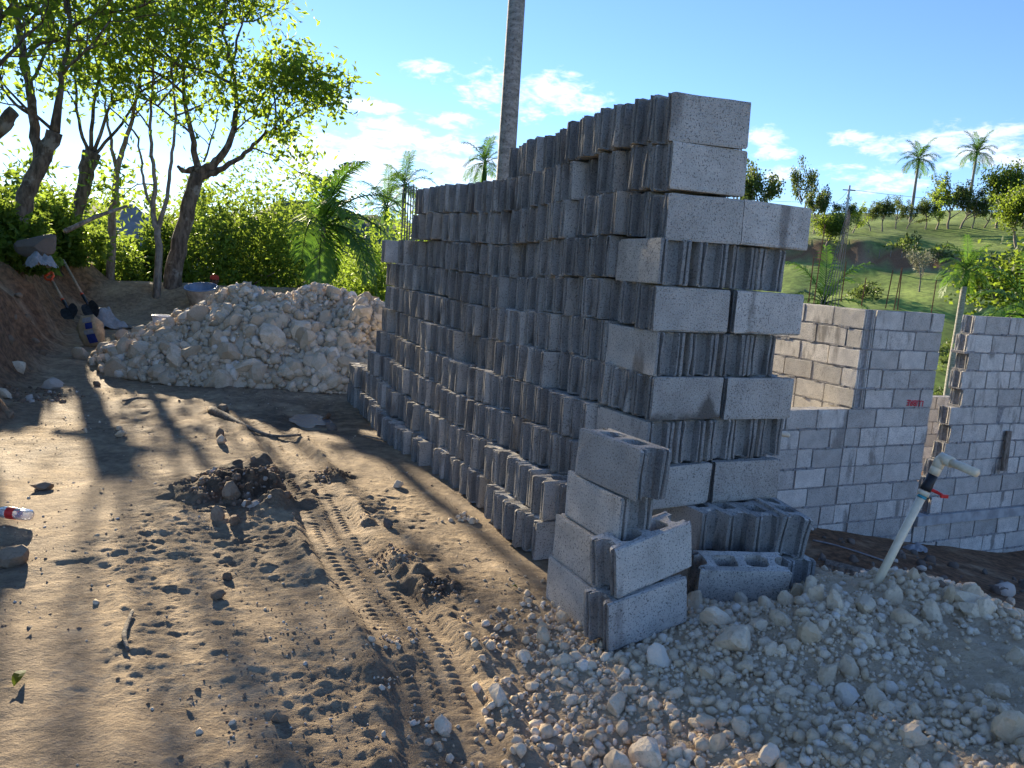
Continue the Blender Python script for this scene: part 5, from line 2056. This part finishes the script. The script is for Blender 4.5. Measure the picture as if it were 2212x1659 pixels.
def sack(label, u, v, dep, hgt, wid, lean, seed, patches, mat):
    p = atd(u, v, dep)
    p[2] = float(G(np.array([p[0]]), np.array([p[1]]))[0])
    root = thing('cement_bag', label, 'cement bag', p, (0, lean, 0))
    r = np.random.default_rng(seed)
    nr, nc = 12, 16
    V, F = [], []
    for i in range(nr):
        t = i / (nr - 1)
        w = wid * (0.5 + 0.1 * math.sin(t * 3.1)) * (1 - 0.35 * max(0, t - 0.75) / 0.25)
        dpt = wid * (0.34 * math.sin(math.pi * min(1, 0.12 + t * 0.78)) + 0.05) * (1 if t < 0.85 else 0.4)
        for j in range(nc):
            a = 2 * math.pi * j / nc
            k = 1 + 0.06 * r.normal()
            V.append((w * math.copysign(abs(math.cos(a)) ** 0.6, math.cos(a)) * k, dpt * math.copysign(abs(math.sin(a)) ** 0.7, math.sin(a)) * k, t * hgt))
    for i in range(nr - 1):
        for j in range(nc):
            k = (j + 1) % nc
            F.append((i * nc + j, i * nc + k, (i + 1) * nc + k, (i + 1) * nc + j))
    F.append(tuple(range((nr - 1) * nc, nr * nc)))
    F.append(tuple(range(nc - 1, -1, -1)))
    m = MB()
    m.add(V, F)
    m.build('sack', M[mat], root, True)
    for (x0, z0, w, h, mt) in patches:
        m = MB()
        Vp = []
        for zz in (z0, z0 + h / 2, z0 + h):
            for xx in (x0, x0 + w / 2, x0 + w):
                t = zz / hgt
                dpt = wid * (0.34 * math.sin(math.pi * min(1, 0.12 + t * 0.78)) + 0.05)
                ww = wid * (0.5 + 0.1 * math.sin(t * 3.1))
                Vp.append((xx, -dpt * (max(0.0, 1 - (abs(xx) / ww) ** 3.0)) ** 0.35 * 1.06 - 0.012, zz))
        m.add(Vp, [(0, 1, 4, 3), (1, 2, 5, 4), (3, 4, 7, 6), (4, 5, 8, 7)])
        m.build('print_patch', M[mt], root)


sack('tan and white cement bag with blue print standing by the bank', 205, 716, 10.2, 0.42, 0.26, R_(-14), 61, [(-0.01, 0.05, 0.11, 0.12, 'bagblue'), (0.0, 0.24, 0.09, 0.08, 'bagblue'), (-0.03, 0.17, 0.12, 0.06, 'bagwhite'), (-0.03, 0.33, 0.11, 0.06, 'bagwhite')], 'bagtan')

# crumpled sheet behind the bag
def crumple(name, label, cat, p, sx, sy, h, mat, seed, rot=0.0):
    n = 22
    a, b2 = np.meshgrid(np.linspace(-1, 1, n), np.linspace(-1, 1, n))
    rr_ = np.sqrt(a * a + b2 * b2)
    z = h * np.clip(1 - rr_ ** 2, 0, 1) * (1 + 1.3 * fbm(a, b2, 2.0, 3, seed)) + 0.03 * fbm(a, b2, 5, 2, seed)
    V = np.stack([a.ravel() * sx, b2.ravel() * sy, z.ravel()], 1)
    ii = (np.arange(n - 1)[:, None] * n + np.arange(n - 1)[None, :]).ravel()
    k = rr_.ravel() < 1.05 + 0.25 * fbm(a, b2, 3, 2, seed + 1).ravel()
    f = np.stack([ii, ii + 1, ii + n + 1, ii + n], 1)
    f = f[k[f].all(1)]
    o = link(name, npmesh(name, V, f, mat, True), None, p, (0, 0, rot))
    return tag(o, label, cat)


p = ground_at(228, 668, 12.2)
crumple('plastic_sheet', 'crumpled grey plastic sheet lying behind the cement bag', 'plastic sheet', p, 0.35, 0.3, 0.22, M['bagwhite'], 71)
p = atd(88, 560, 10.2)
p[2] = max(p[2] - 0.1, gz(p[0], p[1]))
crumple('torn_bag', 'torn pale bag lying at the top edge of the red bank', 'bag', p, 0.2, 0.2, 0.2, M['bagwhite'], 72)
# boulder on the bank top
p = atd(82, 515, 10.4)
o = put('boulder', GREYR[4], (p[0], p[1], p[2] - 0.08), 0.24, None, rr)
o.scale = (0.27, 0.22, 0.2)
o.rotation_euler = (0.9, -0.25, 0.3)
tag(o, 'large grey-brown boulder perched on the bank among the weeds', 'boulder')
for i, (u, v, s) in enumerate(((118, 552, 0.07), (128, 556, 0.06), (100, 540, 0.06), (60, 690, 0.07), (40, 640, 0.06), (75, 740, 0.07), (90, 770, 0.09), (60, 800, 0.06), (20, 740, 0.07), (30, 690, 0.05))):
    p = ghit(u, v)
    tag(put('bank_stone', (BROWN if i > 2 else LIME_MID)[rr.randrange(7)], (p[0], p[1], p[2] + s * 0.2), s, None, rr), ('pale' if i <= 2 else 'brown') + ' stone stuck in the red bank, ' + nth(i + 1) + ' of those on the slope', 'stone', 'stones stuck in the red bank')

# mortar tub and bucket behind the pile
def tub():
    b0 = ground_at(438, 668, 13.9)
    rim = atd(438, 618, 13.9)
    h = max(0.35, rim[2] - b0[2])
    root = thing('mortar_tub', 'oval blue-grey mortar tub crusted with cement behind the stone pile', 'tub', b0, (R_(14), 0, 0))
    m = MB()
    m.lathe([(0.0, 0.0), (0.17, 0.0), (0.24, h * 0.55), (0.285, h)], n=28)
    m.build('outside', M['tubout'], root, True)
    m = MB()
    m.lathe([(0.265, h - 0.005), (0.225, h * 0.55), (0.15, 0.04), (0.0, 0.035)], n=28)
    m.build('inside', M['tubin'], root, True)
    m = MB()
    a = np.linspace(0, 2 * math.pi, 29)
    m.tube(np.stack([0.275 * np.cos(a), 0.275 * np.sin(a), np.full(29, h)], 1), 0.014, 6, False)
    m.build('rim', M['tubin'], root, True)


tub()
b0 = ground_at(350, 716, 11.6)
root = thing('bucket', 'white plastic bucket half hidden at the left end of the stone pile', 'bucket', b0)
m = MB()
m.lathe([(0, 0.0), (0.115, 0.0), (0.14, 0.30), (0.13, 0.30), (0.106, 0.02), (0, 0.02)], n=20)
m.build('pail', M['white'], root, True)
m = MB()
a = np.linspace(0, 2 * math.pi, 21)
m.tube(np.stack([0.14 * np.cos(a), 0.14 * np.sin(a), np.full(21, 0.285)], 1), 0.008, 6, False)
m.build('rim', M['white'], root, True)
m = MB()
a = np.linspace(0, math.pi, 12)
m.tube(np.stack([0.142 * np.cos(a), -0.05 - 0.02 * np.sin(a), 0.285 - 0.10 * np.sin(a)], 1), 0.003, 5)
m.build('handle', M['steel'], root, True)


# ------------------------------------------------------------------ the person behind the tub (only the red cap shows)
def person():
    hd = atd(463, 607, 16.0)
    g = float(G(np.array([hd[0]]), np.array([hd[1]]))[0])
    root = thing('person', 'person in a red cap squatting low behind the mortar tub', 'person', (hd[0], hd[1], g), (0, 0, R_(35)))
    hz = hd[2] - g            # height of the head centre above the ground
    k = hz / 0.80
    J = {}
    verts, edges, rad = [], [], []

    def add(nm, p, r_, par=None):
        J[nm] = len(verts)
        verts.append((p[0], p[1], p[2] * k))
        rad.append(r_)
        if par:
            edges.append((J[par], J[nm]))
    add('pelvis', (0, 0.16, 0.20), 0.135)
    add('waist', (0, 0.13, 0.33), 0.125, 'pelvis')
    add('chest', (0, 0.06, 0.50), 0.145, 'waist')
    add('neckb', (0, 0.02, 0.63), 0.07, 'chest')
    add('neck', (0, 0.0, 0.70), 0.055, 'neckb')
    for s, n_ in ((-1, 'l'), (1, 'r')):
        add('hip' + n_, (0.10 * s, 0.13, 0.21), 0.10, 'pelvis')
        add('knee' + n_, (0.17 * s, -0.27, 0.40), 0.065, 'hip' + n_)
        add('ank' + n_, (0.15 * s, -0.02, 0.09), 0.042, 'knee' + n_)
        add('toe' + n_, (0.16 * s, -0.20, 0.035), 0.035, 'ank' + n_)
        add('sh' + n_, (0.19 * s, 0.04, 0.58), 0.065, 'chest')
        add('elb' + n_, (0.25 * s, -0.16, 0.42), 0.045, 'sh' + n_)
        add('wri' + n_, (0.14 * s, -0.36, 0.36), 0.032, 'elb' + n_)
        add('palm' + n_, (0.12 * s, -0.43, 0.34), 0.032, 'wri' + n_)
        for i in range(4):
            add('f%d' % i + n_, (0.12 * s + (i - 1.5) * 0.019, -0.475, 0.325 - 0.004 * abs(i - 1)), 0.0095, 'palm' + n_)
            add('g%d' % i + n_, (0.12 * s + (i - 1.5) * 0.020, -0.50 - 0.006 * (1.5 - abs(i - 1.3)), 0.295), 0.008, 'f%d' % i + n_)
        add('t' + n_, (0.12 * s - 0.042 * s, -0.44, 0.325), 0.0105, 'palm' + n_)
        add('u' + n_, (0.12 * s - 0.055 * s, -0.47, 0.305), 0.009, 't' + n_)
    me = bpy.data.meshes.new('body')
    me.from_pydata(verts, edges, [])
    o = bpy.data.objects.new('body', me)
    COL.objects.link(o)
    md = o.modifiers.new('skin', 'SKIN')
    for i, r_ in enumerate(rad):
        me.skin_vertices[0].data[i].radius = (r_, r_)
    me.skin_vertices[0].data[0].use_root = True
    sb = o.modifiers.new('sub', 'SUBSURF')
    sb.levels = 1
    sb.render_levels = 1
    dg = bpy.context.evaluated_depsgraph_get()
    body = bpy.data.meshes.new_from_object(o.evaluated_get(dg))
    bpy.data.objects.remove(o)
    body.materials.clear()
    for mm in ('shirt', 'trouser', 'skin'):
        body.materials.append(M[mm])
    for pl in body.polygons:
        c = pl.center
        z = c.z / k
        if c.y < -0.30 and z < 0.37 and abs(c.x) < 0.2 and z > 0.26:
            pl.material_index = 2
        elif z > 0.63:
            pl.material_index = 2
        elif z < 0.27 or (c.y < -0.02 and z < 0.43 and abs(c.x) < 0.235 and abs(c.x) > 0.09 and c.y > -0.34):
            pl.material_index = 1
        pl.use_smooth = True
    link('body', body, root)
    # head with a face
    H = hz
    bm = bmesh.new()
    bmesh.ops.create_uvsphere(bm, u_segments=20, v_segments=16, radius=1)
    for v in bm.verts:
        x, y, z = v.co
        jaw = 1 - 0.22 * max(0, -z)
        yy = y * 0.098 * jaw
        if y < 0 and abs(x) < 0.25 and -0.35 < z < 0.05:
            yy -= 0.016 * (1 - abs(x) / 0.25) * (1 - abs(z + 0.18) / 0.25)
        if y < 0 and 0.0 < z < 0.25 and 0.2 < abs(x) < 0.6:
            yy += 0.008
        v.co = (x * 0.076 * jaw, yy, z * 0.115)
    hm = bpy.data.meshes.new('head')
    bm.to_mesh(hm)
    bm.free()
    hm.polygons.foreach_set('use_smooth', [True] * len(hm.polygons))
    hm.materials.append(M['skin'])
    ho = link('head', hm, root, (0, -0.02, H))
    m = MB()
    for s in (-1, 1):
        m.lathe([(0.0, -0.006), (0.011, 0), (0.0, 0.007)], (0.03 * s, -0.088, 0.012), 8, Euler((R_(90), 0, 0)).to_matrix())
    m.build('eyes', M['hair'], ho)
    m = MB()
    for s in (-1, 1):
        m.lathe([(0.0, -0.03), (0.013, -0.02), (0.016, 0.01), (0.0, 0.03)], (0.078 * s, 0.0, 0.0), 8)
    m.build('ears', M['skin'], ho, True)
    m = MB()
    m.lathe([(0.0, -0.022), (0.006, 0.0), (0.0, 0.022)], (0, -0.087, -0.058), 8, Euler((0, R_(90), 0)).to_matrix())
    m.build('mouth', M['hair'], ho)
    m = MB()
    m.lathe([(0.082, -0.035), (0.086, 0.02), (0.084, 0.05)], (0, 0.012, 0), 18)
    m.build('hair', M['hair'], ho, True)
    m = MB()
    m.lathe([(0.092, 0.035), (0.093, 0.065), (0.082, 0.10), (0.055, 0.125), (0.0, 0.135)], (0, 0.008, 0), 20)
    m.add([(-0.07, -0.07, 0.045), (0.07, -0.07, 0.045), (0.055, -0.15, 0.036), (-0.055, -0.15, 0.036), (-0.07, -0.07, 0.05), (0.07, -0.07, 0.05), (0.055, -0.15, 0.041), (-0.055, -0.15, 0.041), (0, -0.165, 0.036), (0, -0.165, 0.041)],
          [(0, 3, 8, 2, 1), (4, 5, 6, 9, 7), (3, 7, 9, 8), (8, 9, 6, 2), (0, 4, 7, 3), (2, 6, 5, 1)])
    m.build('cap', M['cap'], ho, True)


person()

# ------------------------------------------------------------------ litter
# clear bottle with a red label at the left edge
p = ghit(28, 1128)
root = thing('plastic_bottle', 'clear plastic bottle with a red label lying at the left edge', 'bottle', (p[0], p[1], gz(p[0], p[1]) + 0.045), (0, 0, R_(-8)))
root.scale = (0.8, 0.8, 0.8)
ry90 = Euler((0, R_(90), 0)).to_matrix()
m = MB()
m.lathe([(0.0, 0.13), (0.02, 0.132), (0.034, 0.12), (0.037, 0.06), (0.034, 0.02), (0.037, -0.02), (0.036, -0.06), (0.022, -0.105), (0.013, -0.125), (0.013, -0.14)], n=18, M=ry90)
m.build('shell', M['bottle'], root, True)
m = MB()
m.lathe([(0.0378, 0.028), (0.0378, -0.028)], n=18, M=ry90)
m.build('label', M['red'], root, True)
m = MB()
m.lathe([(0.0, -0.155), (0.0155, -0.155), (0.0155, -0.135), (0.0, -0.135)], n=14, M=ry90)
m.build('cap', M['white'], root, True)


def strip(name, label, cat, pts, rad, mat, flat=0.4):
    P = np.array([ghit(u, v) for u, v in pts])
    P[:, 2] = [gz(q[0], q[1]) for q in P]
    P[:, 2] += 0.012
    base = P[0].copy()
    P = polyresample(P, 4 * len(P))
    m = MB()
    R2 = np.interp(np.linspace(0, 1, len(P)), np.linspace(0, 1, len(rad)), rad)
    m.tube(P - base, R2, 7)
    o = m.build(name, M[mat], None, True)
    o.location = base
    return tag(o, label, cat)


strip('wooden_strip', 'dry split palm stalk lying in front of the puddle', 'stalk', [(455, 888), (490, 903), (540, 928), (590, 942), (650, 946)], [0.035, 0.032, 0.016, 0.013, 0.009], 'stick')
strip('stick', 'bent bare stick in the shade at lower left', 'stick', [(287, 1330), (275, 1360), (268, 1390), (277, 1415)], [0.007, 0.009, 0.009, 0.006], 'stick')
strip('stick', 'thin twig lying beside the block stack', 'stick', [(785, 945), (830, 955), (875, 970)], [0.006, 0.007, 0.004], 'stick')
strip('stick', 'short dark twig near the far pebbles', 'stick', [(265, 870), (300, 862), (340, 868)], [0.008, 0.01, 0.006], 'stick')
# a few fallen leaves
r = np.random.default_rng(91)
for i, (u, v, s, lab) in enumerate(((30, 1490, 0.09, 'large fallen leaf casting a shadow at the left edge'), (400, 1525, 0.05, 'curled leaf in the shaded front mud'), (360, 1335, 0.04, 'dry leaf in the shade beside the bent stick'), (60, 1370, 0.045, 'dry leaf on the sunny strip of mud'),
                                     (395, 1085, 0.05, 'pale dry leaf in the sunny middle of the yard'), (215, 1060, 0.05, 'pale scrap lying right of the brown stone'), (240, 700 + 420, 0.04, 'small dry leaf near the bottle'), (1103, 1270, 0.04, 'green leaf on the soil near the column'))):
    p = ghit(u, v)
    a = r.uniform(0, 6.28)
    ts = np.linspace(0, 1, 7)
    wv = 0.19 * np.sin(math.pi * ts ** 0.8) + 0.004
    curl = 0.16 * np.sin(math.pi * ts) + 0.05 * ts
    P, Fl = [], []
    for t_, w_, c_ in zip(ts, wv, curl):
        P += [(t_, -w_, c_ + 0.30 * w_), (t_, 0, c_), (t_, w_, c_ + 0.30 * w_)]
    for q in range(6):
        Fl += [(q * 3, q * 3 + 1, q * 3 + 4, q * 3 + 3), (q * 3 + 1, q * 3 + 2, q * 3 + 5, q * 3 + 4)]
    m = MB()
    m.add(np.array(P) * s, Fl)
    o = m.build('fallen_leaf', M['stick'] if i != 7 and i != 0 else M['leafC'])
    o.location = (p[0], p[1], gz(p[0], p[1]) + 0.008)
    o.rotation_euler = (0, 0, a)
    tag(o, lab, 'leaf', 'fallen leaves in the yard')
# bits of debris in the dip: pale rags, a slab and a cord
p = ghit(1975, 1190)
crumple('rag', 'pale lilac rag lying in the dark soil before the walls', 'rag', p + np.array([0, 0, 0.02]), 0.16, 0.1, 0.04, M['bagwhite'], 81, 0.5)
p = ghit(1835, 1235)
m = MB()
m.box((0, 0, 0.02), (0.42, 0.12, 0.04), Euler((0.05, 0.04, -0.45)).to_matrix(), 0.95)
o = m.build('broken_plank', M['wood'])
o.location = p
tag(o, 'grey broken plank in the dip left of the pipe', 'plank')
P = [ghit(u, v) + np.array([0, 0, 0.015]) for u, v in ((1755, 1170), (1800, 1180), (1850, 1195), (1910, 1215))]
m = MB()
m.tube(polyresample(np.array(P) - P[0], 14), 0.008, 6)
o = m.build('cord', M['bagwhite'], None, True)
o.location = P[0]
tag(o, 'thin pale cord lying across the dark soil before the walls', 'cord')
